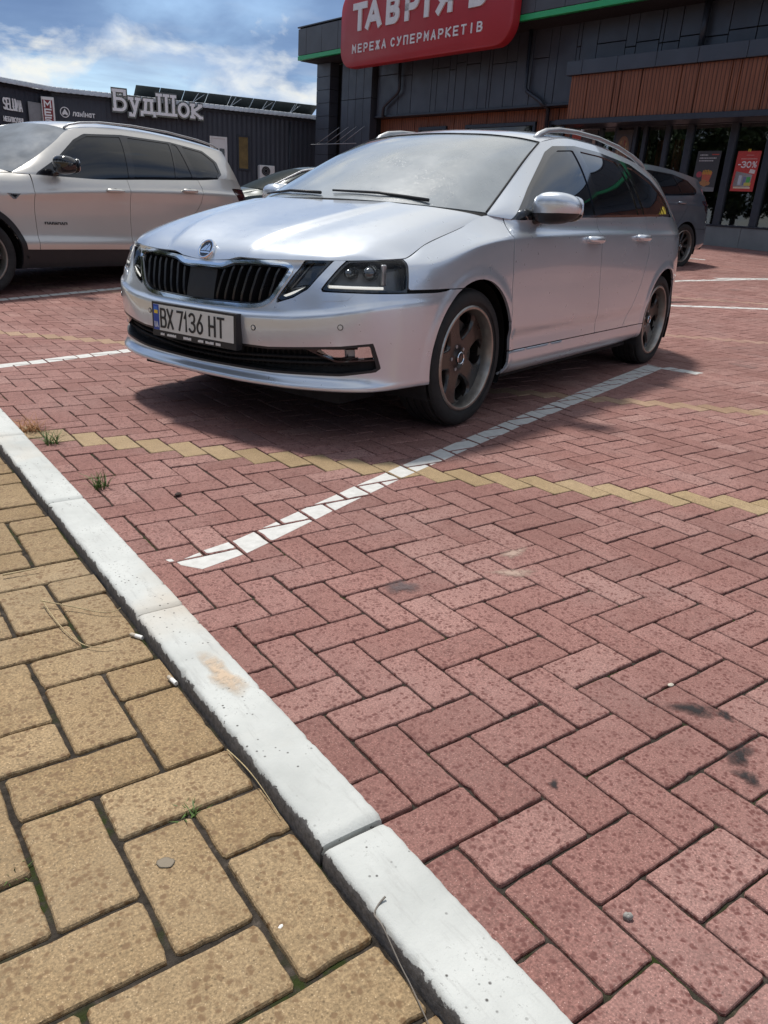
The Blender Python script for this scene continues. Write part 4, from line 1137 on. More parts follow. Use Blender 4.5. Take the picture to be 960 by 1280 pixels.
def silver_estate():
    X, Y = 1.3987, 3.0824
    root = empty('estate_car', (X, Y, float(gz(X, Y))), -2.8223, 'silver estate car with dark bronze wheels and a beaded windscreen, nose towards the kerb', 'car')
    B, doors, A = build_body(root, OCT, dict(paint=M_SILVER, glass=M_TINT, screen=M_SCREEN))
    for dp, (hx, hy, hz) in zip(doors, ((-1.27, .889, .868), (-2.06, .890, .888))):
        for o, sg in zip(dp, (1, -1)):
            m0 = len(col.objects)
            add_handle(o, hx, hy, hz, .19, M_SILVER)
            if sg < 0:
                for ch in o.children:
                    for v in ch.data.vertices: v.co.y *= -1
                    ch.data.flip_normals()
    N = A.clip(lambda V: V[:, 0] - .3); NF = N.join(N.mirror())
    # grille: chrome frame, dark backing, slats, radar block
    gp = bpy.data.objects.new('grille', None); link(gp, root); gp.empty_display_size = .1
    fr = NF.clip(lambda V: -sdg(V, SG)).clip(lambda V: sdg(V, SG) + .017).offset(.004)
    fr.obj('grille_frame', M_CHROME, gp, .03)
    ins = NF.clip(lambda V: -sdg(V, SG) - .015)
    bk = Surf(ins.V + np.array([-.055, 0, 0]), ins.F); bk.obj('grille_backing', M_MATT, gp)
    ins2 = NF.clip(lambda V: -sdg(V, SG) - .014).clip(lambda V: .024 + sdg(V, SG)); ins2.obj('grille_surround', M_PIANO, gp, .05)
    for sg in (1, -1):
        for k in range(8):
            y = sg * (.118 + .046 * k); zz = []
            for z in np.linspace(.53, .75, 60):
                if sd(np.array([[y + sg * .018 * (z - .64) / .1, z]]), SG)[0] < -.016: zz.append(z)
            if len(zz) < 6: continue
            m = MB(); lf, rt, bl, br = [], [], [], []
            L = []
            for z in np.linspace(zz[0], zz[-1], 14):
                yy = y + sg * .018 * (z - .64) / .1; x = B.front_x(yy, z)
                t = (z - zz[0]) / (zz[-1] - zz[0]); bow = .010 * (1 - (2 * t - 1) ** 4)
                L.append([(x - .052, yy - .008, z), (x - .016 + bow, yy - .0062, z), (x - .011 + bow, yy, z), (x - .016 + bow, yy + .0062, z), (x - .052, yy + .008, z)])
            m.loft(L); m.build('slat', M_SLAT, gp, True, 45)
    rb = NF.clip(lambda V: .086 - np.abs(V[:, 1])).clip(lambda V: -sdg(V, SG) - .016)
    rb = Surf(rb.V + np.array([-.010, 0, 0]), rb.F); rb.obj('sensor_cover', M_BLACK, gp, .04)
    # lamps
    for poly, nm in ((LAMP_IN, 'in'), (LAMP_OUT, 'out')):
        sp_ = smooth_poly(poly, 1)
        for sg in (1, -1):
            e = bpy.data.objects.new('headlight', None); link(e, root); e.empty_display_size = .05
            S = N.clip(lambda V: -sd(yz(V), poly)).clip(lambda V: V[:, 0] - OCT['lamp_x'](V) - .003)
            inn = S.offset(-.052)
            if sg < 0: S = S.mirror(); inn = inn.mirror()
            S.offset(-.001).obj('lens', M_LENS, e, .004)
            inn.obj('lamp_housing', M_HOUSE, e)
            edge = S.clip(lambda V: np.maximum(sd(yz(V), poly), OCT['lamp_x'](V) - V[:, 0]) + .008); edge.offset(-.003).obj('lamp_rim', M_PIANO, e, .045)
            nf = lambda a, z, d: (B.front_x(a, z) - d, sg * a, z)
            if nm == 'out':
                for (a, z, r) in ((.742, .712, .027), (.682, .708, .022)):
                    q = MB(); x = B.front_x(a, z) - .03
                    q.lathe([(.0001, .030), (r * .55, .026), (r * .85, .014), (r, -.004), (r * 1.12, .0), (r * 1.16, -.02)], 26)
                    q.V = [(x + v[1], sg * a + v[0], z + v[2]) for v in q.V]; q.build('projector', M_PROJ, e, True, 50)
                q = MB(); q.box((B.front_x(.785, .70) - .045, sg * .775, .665), (B.front_x(.785, .70) - .02, sg * .79, .748), .004); q.build('reflector', M_ALU, e)
                d = MB(); d.tube([nf(a, .6545 + .02 * (a - .62), .016) for a in np.linspace(.628, .800, 12)], .0058, 8); d.build('daytime_lamp', M_LED, e, True)
            else:
                d = MB(); d.tube([nf(a, .600 + (a - .445) * .44, .014) for a in np.linspace(.447, .545, 8)], .0050, 8); d.build('daytime_lamp', M_LED, e, True)
                q = MB(); q.tube([nf(.468, .632, .03), nf(.53, .728, .03)], .003, 6); q.tube([nf(.470, .632, .03), nf(.545, .648, .03)], .003, 6); q.build('reflector', M_ALU, e, True)
                q = MB(); q.prism([(.475, .64), (.54, .655), (.60, .74), (.535, .732)], lambda a, z, d_: (B.front_x(a, z) - .040 + d_, sg * a, z), 0, .004); q.build('indicator', M_PIANO, e)
    # lower intake with its mesh, blade and fog lamps
    it = bpy.data.objects.new('air_intake', None); link(it, root); it.empty_display_size = .1
    s = NF.clip(lambda V: -sdg(V, INTAKE_F)); bk = Surf(s.V + np.array([-.07, 0, 0]) * (1 - .4 * (np.abs(s.V[:, 1:2]) / .8) ** 2), s.F); bk.obj('intake_backing', M_MATT, it)
    s.clip(lambda V: sdg(V, INTAKE_F) + .010).obj('intake_lip', M_BLACK, it, .07)
    m = MB()
    for z in (.315, .3375, .378):
        ys = np.linspace(-.74, .74, 40)
        pts = [(B.front_x(y, z + .02 * abs(y)) - .035, y, z + .045 * max(0, abs(y) - .15) / .6) for y in ys]
        m.tube(pts, [.010] * 40, 8, ell=.7)
    m.build('intake_bars', M_MATT, it, True)
    m = MB()
    for k in range(-26, 27):
        y = k * .027
        for z0 in (.300, .336):
            zo = .045 * max(0, abs(y) - .15) / .6
            m.box((B.front_x(y, z0 + zo) - .058, y - .002, z0 + zo), (B.front_x(y, z0 + zo) - .042, y + .002, z0 + zo + .03))
    m.build('intake_mesh', M_MATT, it)
    FOG = [(.56, .406), (.80, .441), (.816, .376), (.68, .360)]
    for sg in (1, -1):
        e = bpy.data.objects.new('fog_light', None); link(e, root); e.empty_display_size = .05
        S = N.clip(lambda V: -sd(yz(V), FOG)); inn = Surf(S.V + np.array([-.045, 0, 0]), S.F)
        if sg < 0: S = S.mirror(); inn = inn.mirror()
        S2 = Surf(S.V + np.array([-.006, 0, 0]), S.F); S2.obj('lens', M_LENS, e, .004); inn.obj('lamp_housing', M_ALU, e)
        S2.clip(lambda V: sd(yz(V), FOG) + .006).offset(.001).obj('lamp_rim', M_PIANO, e, .02)
        q = MB()
        q.prism([(.61, .408), (.70, .421), (.70, .385), (.655, .372)], lambda a, z, d: (B.front_x(a, z) - .036 + d, sg * a, z), 0, .006)
        q.prism([(.735, .427), (.79, .435), (.79, .388), (.735, .378)], lambda a, z, d: (B.front_x(a, z) - .036 + d, sg * a, z), 0, .006); q.build('reflector', M_CHROME, e)
        # washer flap, parking sensors
        f = N.clip(lambda V: -sd(yz(V), [(.615, .598), (.640, .622), (.735, .634), (.715, .608)])).offset(.0022)
        if sg < 0: f = f.mirror()
        f.obj('washer_flap', M_SILVER, root, .004)
        for a, z in ((.335, .470), (.705, .505)):
            q = MB(); q.lathe([(.0001, .003), (.008, .0028), (.0085, -.002)], 16); q.lathe([(.0095, .0), (.0098, .0022), (.0116, .0022), (.012, -.002)], 16, mi=1)
            x = B.front_x(a, z); dxy = (B.front_x(a + .02, z) - B.front_x(a - .02, z)) / .04
            th = math.atan(-dxy) * sg
            q.V = [(x + v[1] * math.cos(th) - v[0] * math.sin(th), sg * a + v[1] * math.sin(th) + v[0] * math.cos(th), z + v[2]) for v in q.V]
            q.build('parking_sensor', [M_SILVER, M_MATT], root, True, 40)
    # number plate
    px0, pz = .905, .4535
    pl = bpy.data.objects.new('number_plate', None); link(pl, root); pl.empty_display_size = .05
    pf = lambda a, b, d: (px0 + d - .0 - .05 * a * a, a, pz + b)
    def bent(m, y0, y1, z0, z1, d0, d1, mi=0, n=12):
        for k in range(n):
            a, b = y0 + (y1 - y0) * k / n, y0 + (y1 - y0) * (k + 1) / n
            m.add([pf(a, z0, d1), pf(b, z0, d1), pf(b, z1, d1), pf(a, z1, d1)], [(0, 1, 2, 3)], mi)
        P0 = [pf(y0 + (y1 - y0) * k / n, 0, 0) for k in range(n + 1)]
        for zz in (z0, z1):
            for k in range(n):
                a, b = y0 + (y1 - y0) * k / n, y0 + (y1 - y0) * (k + 1) / n
                m.add([pf(a, zz, d0), pf(b, zz, d0), pf(b, zz, d1), pf(a, zz, d1)], [(0, 1, 2, 3)], mi)
        for yy in (y0, y1): m.add([pf(yy, z0, d0), pf(yy, z1, d0), pf(yy, z1, d1), pf(yy, z0, d1)], [(0, 1, 2, 3)], mi)
        return m
    bent(MB(), -.272, .272, -.084, .066, -.03, .004).build('plate_frame', M_BLACK, pl)
    bent(MB(), -.259, .259, -.056, .056, 0, .0065).build('plate', simple('plate_white', (.62, .62, .58), .45, vary=.05), pl)
    bent(MB(), -.2585, -.219, -.0555, .0555, 0, .0071, n=2).build('country_band', simple('plate_blue', (.012, .055, .34), .4), pl)
    m = MB(); m.box((0, 0, 0), (0, 0, 0)); m = MB()
    fl = MB(); bent(fl, -.252, -.227, .031, .046, 0, .0078, n=2); fl.build('flag', simple('flag_blue', (.03, .16, .55), .4), pl)
    fl = MB(); bent(fl, -.252, -.227, .016, .031, 0, .0078, n=2); fl.build('flag', simple('flag_yellow', (.72, .50, .03), .4), pl)
    tx = MB(); text(tx, 'U', -.2505, -.043, .009, .022, .0032, .002, pf, .004, .0078); tx.build('lettering', M_WHITEP, pl); tx = MB(); text(tx, 'А', -.2375, -.043, .010, .022, .0032, .002, pf, .004, .0078); tx.build('lettering', M_WHITEP, pl)
    tx = MB(); h = .077; w = .034; y0 = -.0385
    for s_, xx in (('В', -.205), ('X', -.158), ('7', -.090), ('1', -.044), ('3', -.010), ('6', .038), ('Н', .115), ('Т', .168)):
        text(tx, s_, xx, y0, w if s_ != '1' else .05, h, .0098, 0, pf, .004, .0082)
    tx.build('lettering', simple('plate_black', (.012, .012, .014), .5), pl)
    tx = MB(); rr = random.Random(4); y = -.215
    for wd_ in (.032, .068, 0, .052, 0, .034, .05, .03):
        if wd_:
            k = y
            while k < y + wd_ - .006:
                c = rr.uniform(.004, .007); hgt = rr.choice((.009, .011, .011))
                tx.box((0, k, -.0765), (0, k, -.0765)); tx.prism([(k, -.0775), (k + c, -.0775), (k + c, -.0775 + hgt), (k, -.0775 + hgt)], pf, .003, .0062); k += c + .0022
        y += wd_ + .014 if wd_ else .03
    tx.build('lettering', M_WHITEP, pl)
    # emblem: ring, black disc, winged arrow
    em = bpy.data.objects.new('emblem', None); link(em, root); em.location = (.8105, 0, .7585); em.rotation_euler = (0, R(-32), 0); em.empty_display_size = .03
    def ef(a, b, d): return (d + .004, a, b)
    q = MB(); k = 36
    q.loft([[(x, r * math.cos(2 * math.pi * i / k), r * math.sin(2 * math.pi * i / k)) for i in range(k)] for r, x in ((.046, -.008), (.046, .004), (.043, .008), (.0385, .008), (.036, .004))], False); q.build('emblem_ring', M_CHROME, em, True, 40)
    q = MB(); q.loft([[(x, r * math.cos(2 * math.pi * i / k), r * math.sin(2 * math.pi * i / k)) for i in range(k)] for r, x in ((.038, -.006), (.0375, .003))]); q.build('emblem_disc', M_PIANO, em)
    q = MB()
    q.prism([(-.030, -.014), (.030, -.014), (.030, -.021), (-.022, -.021)], ef, 0, .003)
    q.prism([(-.028, -.010), (-.012, -.010), (.004, .014), (-.004, .016), (-.015, .004)], ef, 0, .0034)
    q.prism([(-.009, -.010), (.002, -.010), (.017, .022), (.009, .024), (.004, .012)], ef, 0, .0038)
    q.prism([(.006, -.010), (.031, -.010), (.027, .004), (.024, .018), (.018, .014)], ef, 0, .0042); q.build('winged_arrow', M_CHROME, em)
    # mirrors, rails, wipers, cowl, trims
    for sg in (1, -1): add_mirror(root, sg, -.60, .832, 1.062, 1.006, .085, .084, M_SILVER, M_BLACK)
    rp = [(-1.08, .545, 1.365), (-1.13, .548, 1.398), (-1.21, .552, 1.425), (-1.36, .556, 1.446), (-1.6, .558, 1.459), (-1.95, .558, 1.460), (-2.3, .556, 1.442), (-2.6, .552, 1.410), (-2.78, .548, 1.382), (-2.86, .546, 1.355)]
    rail(root, rp, [.018, .019, .018, .017, .016, .016, .016, .016, .017, .018], M_ALU, None)
    m = MB(); sc_ = B.screen
    bot = [tuple(p) for p in sc_[:, 0]]  # edge -> centre along the bottom of the screen
    line = bot + [(a, -b, c) for a, b, c in bot[::-1][1:]]
    hb = [tuple(p) for p in B.hood[:, -1]]; hl = hb + [(a, -b, c) for a, b, c in hb[::-1][1:]]
    n = 40
    li = lambda L: [tuple(np.array([np.interp(t, np.linspace(0, 1, len(L)), [p[k] for p in L]) for k in range(3)])) for t in np.linspace(0, 1, n)]
    A1, A2 = li(line), li(hl)
    V = A1 + [(a - .0, b, c - .02) for a, b, c in A2] ; F = [(i, i + 1, n + i + 1, n + i) for i in range(n - 1)]
    V = [(a, b, c - .004) for a, b, c in A1] + [(a, b, c - .018) for a, b, c in A2]
    m.add(V, F); m.build('cowl', M_MATT, root, True)
    for (y0, y1, tip) in ((.52, -.02, .12), (-.08, -.60, .16)):
        q = MB()
        def scr(y, up):
            j = int(np.argmin(np.abs(B.screen[:, 0, 1] - abs(y)))); i = min(B.screen.shape[1] - 1, int(up * B.screen.shape[1]))
            p = B.screen[j, i]; return (p[0] + .006, y, p[2] + .012)
        q.tube([scr(y0, .03), scr((y0 + y1) / 2, .06), scr(y1, .07)], [.008, .007, .005], 8); q.build('wiper', M_BLACK, root, True)
    m = MB()
    wb = B.screen; ring = [tuple(p) for p in wb[0]] + [tuple(p) for p in wb[1:, -1]]
    ring = ring + [(a, -b, c) for a, b, c in ring[::-1][1:]]
    m.tube([(a, b, c + .001) for a, b, c in ring], .0055, 6); m.build('screen_seal', M_MATT, root, True)
    # yellow sticker in the rear corner of the quarter window
    st = B.G.clip(lambda V: -sd(xz(V), [(-2.50, 1.035), (-2.70, 1.04), (-2.715, 1.095), (-2.68, 1.10), (-2.60, 1.065)])).clip(lambda V: .35 + np.sin(V[:, 0] * 260 + V[:, 2] * 60)).offset(.004)
    st.obj('window_sticker', simple('sticker_yellow', (.55, .42, .03), .6), root, .001)
    # side crease pressed into the doors
    for x, tn in ((0, R(20)), (-2.686, R(5))):
        for sg in (1, -1): make_wheel(root, x, sg, .322, .225, .243, .878, 'five', tn)
    return root
silver_estate()
# ------------------------------------------------------------------ the other cars
import copy
M_DULLGLASS = simple('shaded_car_glass', (.008, .014, .014), .5, spec=.05)
X3 = dict(
    step=.03, axles=(.14, -2.67, .355), arch=.405, seam_z=.80, sill_z=.415, rear_z=.66, half_width=.94, floor_z=.24, gate_y=.62, gate_x=-3.5,
    lamp_x=lambda V: np.full(len(V), .50),
    plan=[(.99, 0), (.975, .3), (.93, .52), (.84, .70), (.72, .83), (.59, .90), (.46, .925), (.14, .935), (-.2, .935), (-.5, .937), (-1.1, .94), (-1.9, .94), (-2.67, .935), (-3.2, .89), (-3.55, .78), (-3.72, .55), (-3.78, .25), (-3.79, 0)],
    rows=[
        ([.25] * 7 + [.245] * 5 + [.27, .32, .36, .38, .38, .38], [.04] * 6 + [.05] * 6 + [.05] * 6),
        ([.33] * 7 + [.30] * 5 + [.34, .40, .44, .45, .45, .45], [.01] * 6 + [.03] * 6 + [.0] * 6),
        ([.42] * 7 + [.405] * 5 + [.43, .48, .51, .52, .52, .52], [0] * 6 + [.012] * 6 + [0] * 6),
        ([.50] * 7 + [.475] * 5 + [.50, .55, .57, .58, .58, .58], [.005] * 6 + [.004, .004, .002, .0, .0, .002] + [0] * 6),
        ([.60] * 7 + [.555, .56, .56, .56, .57, .60, .64, .65, .66, .66, .66], [.02] * 6 + [.014, .012, .02, .022, .022, .016] + [.006, .005, .005, .01, .01, .01]),
        ([.72] * 7 + [.74, .74, .74, .75, .76, .78, .79, .79, .79, .79, .79], [.04] * 5 + [.03, .016, .012, .026, .030, .030, .022] + [.012, .012, .02, .03, .03, .03]),
        ([.82] * 7 + [.86, .86, .86, .88, .90, .92, .92, .92, .92, .92, .92], [.06] * 5 + [.05, .03, .012, .018, .022, .022, .018] + [.014, .022, .035, .05, .05, .05]),
        ([.88] * 7 + [.915, .915, .945, .99, 1.03, 1.05, 1.05, 1.04, 1.04, 1.04, 1.04], [.08] * 5 + [.07, .05, .016, .010, .004, .001, .001] + [.004, .02, .045, .07, .08, .08]),
        ([.90] * 7 + [.94, .94, .962, 1.005, 1.045, 1.065, 1.065, 1.055, 1.055, 1.055, 1.055], [.09] * 5 + [.08, .06, .022, .018, .014, .013, .013] + [.016, .032, .055, .08, .09, .09]),
        ([.93] * 7 + [1.0, 1.02, 1.03, 1.055, 1.09, 1.12, 1.12, 1.11, 1.11, 1.11, 1.11], [.11] * 5 + [.10, .08, .04, .036, .034, .033, .034] + [.038, .055, .08, .10, .11, .11])],
    top=[(.86, 0, .98), (.845, .3, .98), (.80, .52, .98), (.72, .68, .97), (.61, .78, .97), (.48, .82, .99), (.32, .82, 1.02), (.05, .82, 1.065), (-.30, .815, 1.105), (-.52, .868, 1.105), (-1.1, .878, 1.105), (-1.9, .876, 1.145), (-2.67, .86, 1.19), (-3.2, .80, 1.23), (-3.46, .68, 1.22), (-3.58, .5, 1.21), (-3.63, .25, 1.20), (-3.64, 0, 1.20)],
    hood=[
        [(.72, .68, .97), (.61, .78, .985), (.48, .82, 1.0), (.30, .82, 1.03), (.05, .82, 1.075), (-.28, .812, 1.112)],
        [(.82, .45, .98), (.70, .48, 1.03), (.55, .52, 1.065), (.33, .56, 1.10), (.06, .60, 1.135), (-.17, .64, 1.15)],
        [(.86, 0, .98), (.75, 0, 1.05), (.58, 0, 1.09), (.35, 0, 1.13), (.08, 0, 1.165), (-.08, 0, 1.175)]],
    screen=[
        [(-.32, .805, 1.115), (-.58, .76, 1.25), (-.86, .70, 1.42), (-1.09, .645, 1.56)],
        [(-.12, .45, 1.165), (-.42, .43, 1.32), (-.75, .40, 1.49), (-1.0, .37, 1.605)],
        [(-.06, 0, 1.18), (-.37, 0, 1.345), (-.71, 0, 1.515), (-.97, 0, 1.62)]],
    roof=[
        [(-1.09, .645, 1.56), (-1.3, .64, 1.605), (-1.65, .637, 1.632), (-2.1, .635, 1.635), (-2.6, .63, 1.61), (-3.0, .625, 1.575), (-3.25, .62, 1.545)],
        [(-1.0, .37, 1.605), (-1.25, .37, 1.65), (-1.62, .37, 1.68), (-2.1, .37, 1.685), (-2.6, .37, 1.665), (-3.02, .37, 1.63), (-3.32, .36, 1.595)],
        [(-.97, 0, 1.62), (-1.22, 0, 1.665), (-1.6, 0, 1.695), (-2.1, 0, 1.70), (-2.6, 0, 1.68), (-3.03, 0, 1.645), (-3.36, 0, 1.605)]],
    glass=[
        [(-.31, .812, 1.107), (-.52, .866, 1.106), (-.80, .874, 1.10), (-1.1, .876, 1.106), (-1.5, .877, 1.125), (-1.9, .874, 1.146), (-2.3, .869, 1.17), (-2.67, .858, 1.19), (-3.1, .82, 1.225), (-3.46, .68, 1.22)],
        [(-.315, .81, 1.111), (-.548, .83, 1.175), (-.835, .80, 1.28), (-1.10, .785, 1.37), (-1.48, .785, 1.405), (-1.9, .783, 1.415), (-2.3, .778, 1.418), (-2.67, .77, 1.412), (-3.04, .742, 1.40), (-3.36, .655, 1.385)],
        [(-.32, .805, 1.115), (-.58, .76, 1.25), (-.86, .70, 1.42), (-1.09, .645, 1.56), (-1.45, .638, 1.62), (-1.9, .636, 1.636), (-2.3, .633, 1.627), (-2.67, .629, 1.604), (-3.0, .625, 1.575), (-3.25, .62, 1.545)]],
    rear=[
        [(-3.46, .68, 1.22), (-3.58, .5, 1.21), (-3.63, .25, 1.20), (-3.64, 0, 1.20)],
        [(-3.36, .655, 1.385), (-3.46, .48, 1.40), (-3.50, .24, 1.40), (-3.51, 0, 1.40)],
        [(-3.25, .62, 1.545), (-3.30, .45, 1.56), (-3.34, .22, 1.58), (-3.35, 0, 1.59)]],
    rear_win=[(0, 1.25), (.50, 1.25), (.46, 1.52), (0, 1.55)],
    doors=([(-.455, .415), (-.45, .8), (-.47, 1.14), (-1.585, 1.16), (-1.575, .8), (-1.565, .415)],
           [(-1.57, .415), (-1.58, .8), (-1.59, 1.2), (-2.60, 1.22), (-2.64, 1.08), (-2.60, .93), (-2.45, .76), (-2.28, .62), (-2.16, .415)]),
    tail=[(-3.20, 1.12), (-3.32, .98), (-3.52, .90), (-3.9, .90), (-3.9, 1.13)],
    dlo=[(-.50, 1.07), (-.54, 1.125), (-.81, 1.27), (-1.07, 1.465), (-1.22, 1.535), (-1.68, 1.572), (-2.37, 1.568), (-2.86, 1.52), (-3.04, 1.41), (-3.05, 1.27), (-2.98, 1.235), (-2.9, 1.16)],
    panes=[[(-.70, 1.0), (-.71, 1.16), (-.84, 1.26), (-1.09, 1.448), (-1.24, 1.513), (-1.66, 1.548), (-1.60, 1.0)],
           [(-1.68, 1.0), (-1.75, 1.55), (-2.34, 1.548), (-2.24, 1.0)],
           [(-2.265, 1.0), (-2.365, 1.547), (-2.45, 1.545), (-2.54, 1.2), (-2.53, 1.0)],
           [(-2.62, 1.1), (-2.61, 1.22), (-2.52, 1.535), (-2.84, 1.50), (-2.99, 1.405), (-3.01, 1.285), (-2.95, 1.248), (-2.9, 1.1)]],
    lamps=[('headlight', [(.40, .80), (.44, .93), (.80, .94), (.84, .84), (.60, .78)], None)],
    holes=[],
)
FRONT_GRILLES = [[(.03, .72), (.05, .92), (.30, .93), (.34, .86), (.30, .72)], [(.0, .36), (.0, .52), (.55, .52), (.60, .40)]]
def other_car(spec, name, loc, rz, label, paint, sill, screen, wheel, glass, rails=None, arch_trim=None, mirror=None, group=None, handles=(), grilles=FRONT_GRILLES):
    root = empty(name, loc, rz, label, 'car', group)
    B, doors, A = build_body(root, spec, dict(paint=paint, glass=glass, screen=screen, sill=sill))
    N = A.clip(lambda V: V[:, 0] - spec['axles'][0])
    for nm, poly, _ in spec['lamps']:
        N.clip(lambda V: -sd(yz(V), poly)).offset(-.002).obj('headlight', M_LENS, root, .004, both=True)
        N.clip(lambda V: -sd(yz(V), poly)).offset(-.05).obj('lamp_housing', M_ALU, root, both=True)
    for poly in grilles: N.clip(lambda V: -sd(yz(V), poly)).offset(.003).obj('grille', M_PIANO, root, .004, both=True)
    if handles:
        for dp, (hx, hy, hz) in zip(doors, handles):
            for o, sg in zip(dp, (1, -1)):
                add_handle(o, hx, hy, hz, .20, paint)
                if sg < 0:
                    for ch in o.children:
                        for v in ch.data.vertices: v.co.y *= -1
                        ch.data.flip_normals()
    fx, rx, cz = spec['axles']; ra = spec['arch']
    if arch_trim:
        for cx in (fx, rx):
            d = lambda V: np.hypot(V[:, 0] - cx, V[:, 2] - cz)
            A.clip(lambda V: .75 - np.abs(V[:, 0] - cx)).clip(lambda V: ra + arch_trim - d(V)).offset(.012).obj('arch_trim', sill, root, .03, both=True)
    if rails: rail(root, *rails)
    if mirror:
        for sg in (1, -1): add_mirror(root, sg, *mirror)
    for x in (fx, rx):
        for sg in (1, -1): make_wheel(root, x, sg, *wheel)
    return root, B, A
def champagne_suv():
    X, Y = .368, 8.76
    root, B, A = other_car(X3, 'suv', (X, Y, float(gz(X, Y)) - .014), -2.787, 'champagne coloured car with black mirrors and black wheel arch trim, at the left edge', M_BEIGE, M_BLACK, M_SCREEN2,
        (.352, .245, .25, .925, 'ten'), M_TINT, rails=([(-1.06, .60, 1.575), (-1.12, .605, 1.612), (-1.25, .61, 1.643), (-1.5, .612, 1.672), (-1.9, .612, 1.686), (-2.4, .61, 1.677), (-2.85, .605, 1.642), (-3.1, .60, 1.608), (-3.18, .598, 1.58)], .013, M_ALU, None),
        arch_trim=.055, mirror=(-.74, .90, 1.12, 1.205, .085, .095, M_PIANO, M_PIANO), handles=((-1.38, .928, 1.005), (-2.42, .926, 1.06)))
    # small side vent on the wing and the model script on the door
    for sg in (1, -1):
        m = MB(); f = lambda a, b, d: (a, sg * (.917 + d), b)
        m.prism([(-.17, .925), (-.31, .925), (-.255, .875), (-.225, .875)], f, 0, .012); m.prism([(-.20, .914), (-.28, .914), (-.245, .885)], f, .012, .0135, 1); m.build('side_vent', [M_CHROME, M_PIANO], root)
    rr = random.Random(2); m = MB(); x = -.545
    f = lambda a, b, d: (a, .9115 + d, b)
    for s_ in 'ХDR':
        pass
    for ch, w_ in (('Х', .035), ('Д', .03), ('Р', .03), ('І', .012), ('В', .03), ('Е', .03)):
        pass
    y = .655
    for k in range(7):
        w_ = rr.uniform(.018, .028); m.ribbon([(x, y), (x - w_ * .5, y + .022), (x - w_, y)] if k % 2 else [(x, y), (x, y + .022), (x - w_, y + .022), (x - w_, y)], .005, f, -.02, .006); x -= w_ + .012
    m.build('door_badge', M_BLACK, root)
champagne_suv()

def grey_suv():
    sp = copy.deepcopy(X3); k = lambda P, f: [[f(q) for q in r] for r in P]
    def low(q):  # lower, faster roof line with a long spoiler
        x, y, z = q
        if z > 1.2: z = 1.2 + (z - 1.2) * (.93 - .10 * np.clip((-x - 1.6) / 1.6, 0, 1))
        return (x * 1.02, y * 1.03, z)
    for n in ('hood', 'screen', 'roof', 'glass', 'rear'): sp[n] = k(sp[n], low)
    sp['top'] = [low(q) for q in sp['top']]; sp['plan'] = [(x * 1.02, y * 1.03) for x, y in sp['plan']]
    sp['axles'] = (.14, -2.73, .365); sp['arch'] = .41; sp['half_width'] = .965
    sp['dlo'] = [(-.50, 1.07), (-.54, 1.125), (-.81, 1.25), (-1.07, 1.42), (-1.22, 1.48), (-1.68, 1.515), (-2.37, 1.50), (-2.80, 1.43), (-3.02, 1.30), (-3.0, 1.24), (-2.9, 1.2), (-2.8, 1.1)]
    sp['panes'] = [[(-.70, 1.0), (-.71, 1.15), (-.84, 1.23), (-1.09, 1.40), (-1.24, 1.46), (-1.66, 1.495), (-1.60, 1.0)],
                   [(-1.68, 1.0), (-1.75, 1.495), (-2.34, 1.48), (-2.50, 1.2), (-2.50, 1.0)],
                   [(-2.56, 1.1), (-2.56, 1.22), (-2.42, 1.475), (-2.78, 1.41), (-2.97, 1.295), (-2.95, 1.25), (-2.8, 1.21), (-2.75, 1.1)]]
    h = R(-176.5); c, s = math.cos(h), math.sin(h)
    wx, wy = 11.72, 8.13; lx, ly = -2.73, .95
    X, Y = wx - (c * lx - s * ly), wy - (s * lx + c * ly)
    z = float(gz(wx, wy)) - .03
    other_car(sp, 'suv', (X, Y, z), h, 'slate grey car with a roof spoiler, seen behind the tail of the silver estate', M_GREY, M_GREY, M_SCREEN2, (.37, .26, .265, .945, 'ten'), M_TINT,
              mirror=(-.74, .92, 1.13, 1.19, .085, .09, M_GREY, M_BLACK), handles=((-1.38, .955, 1.005), (-2.42, .955, 1.06)))
grey_suv()

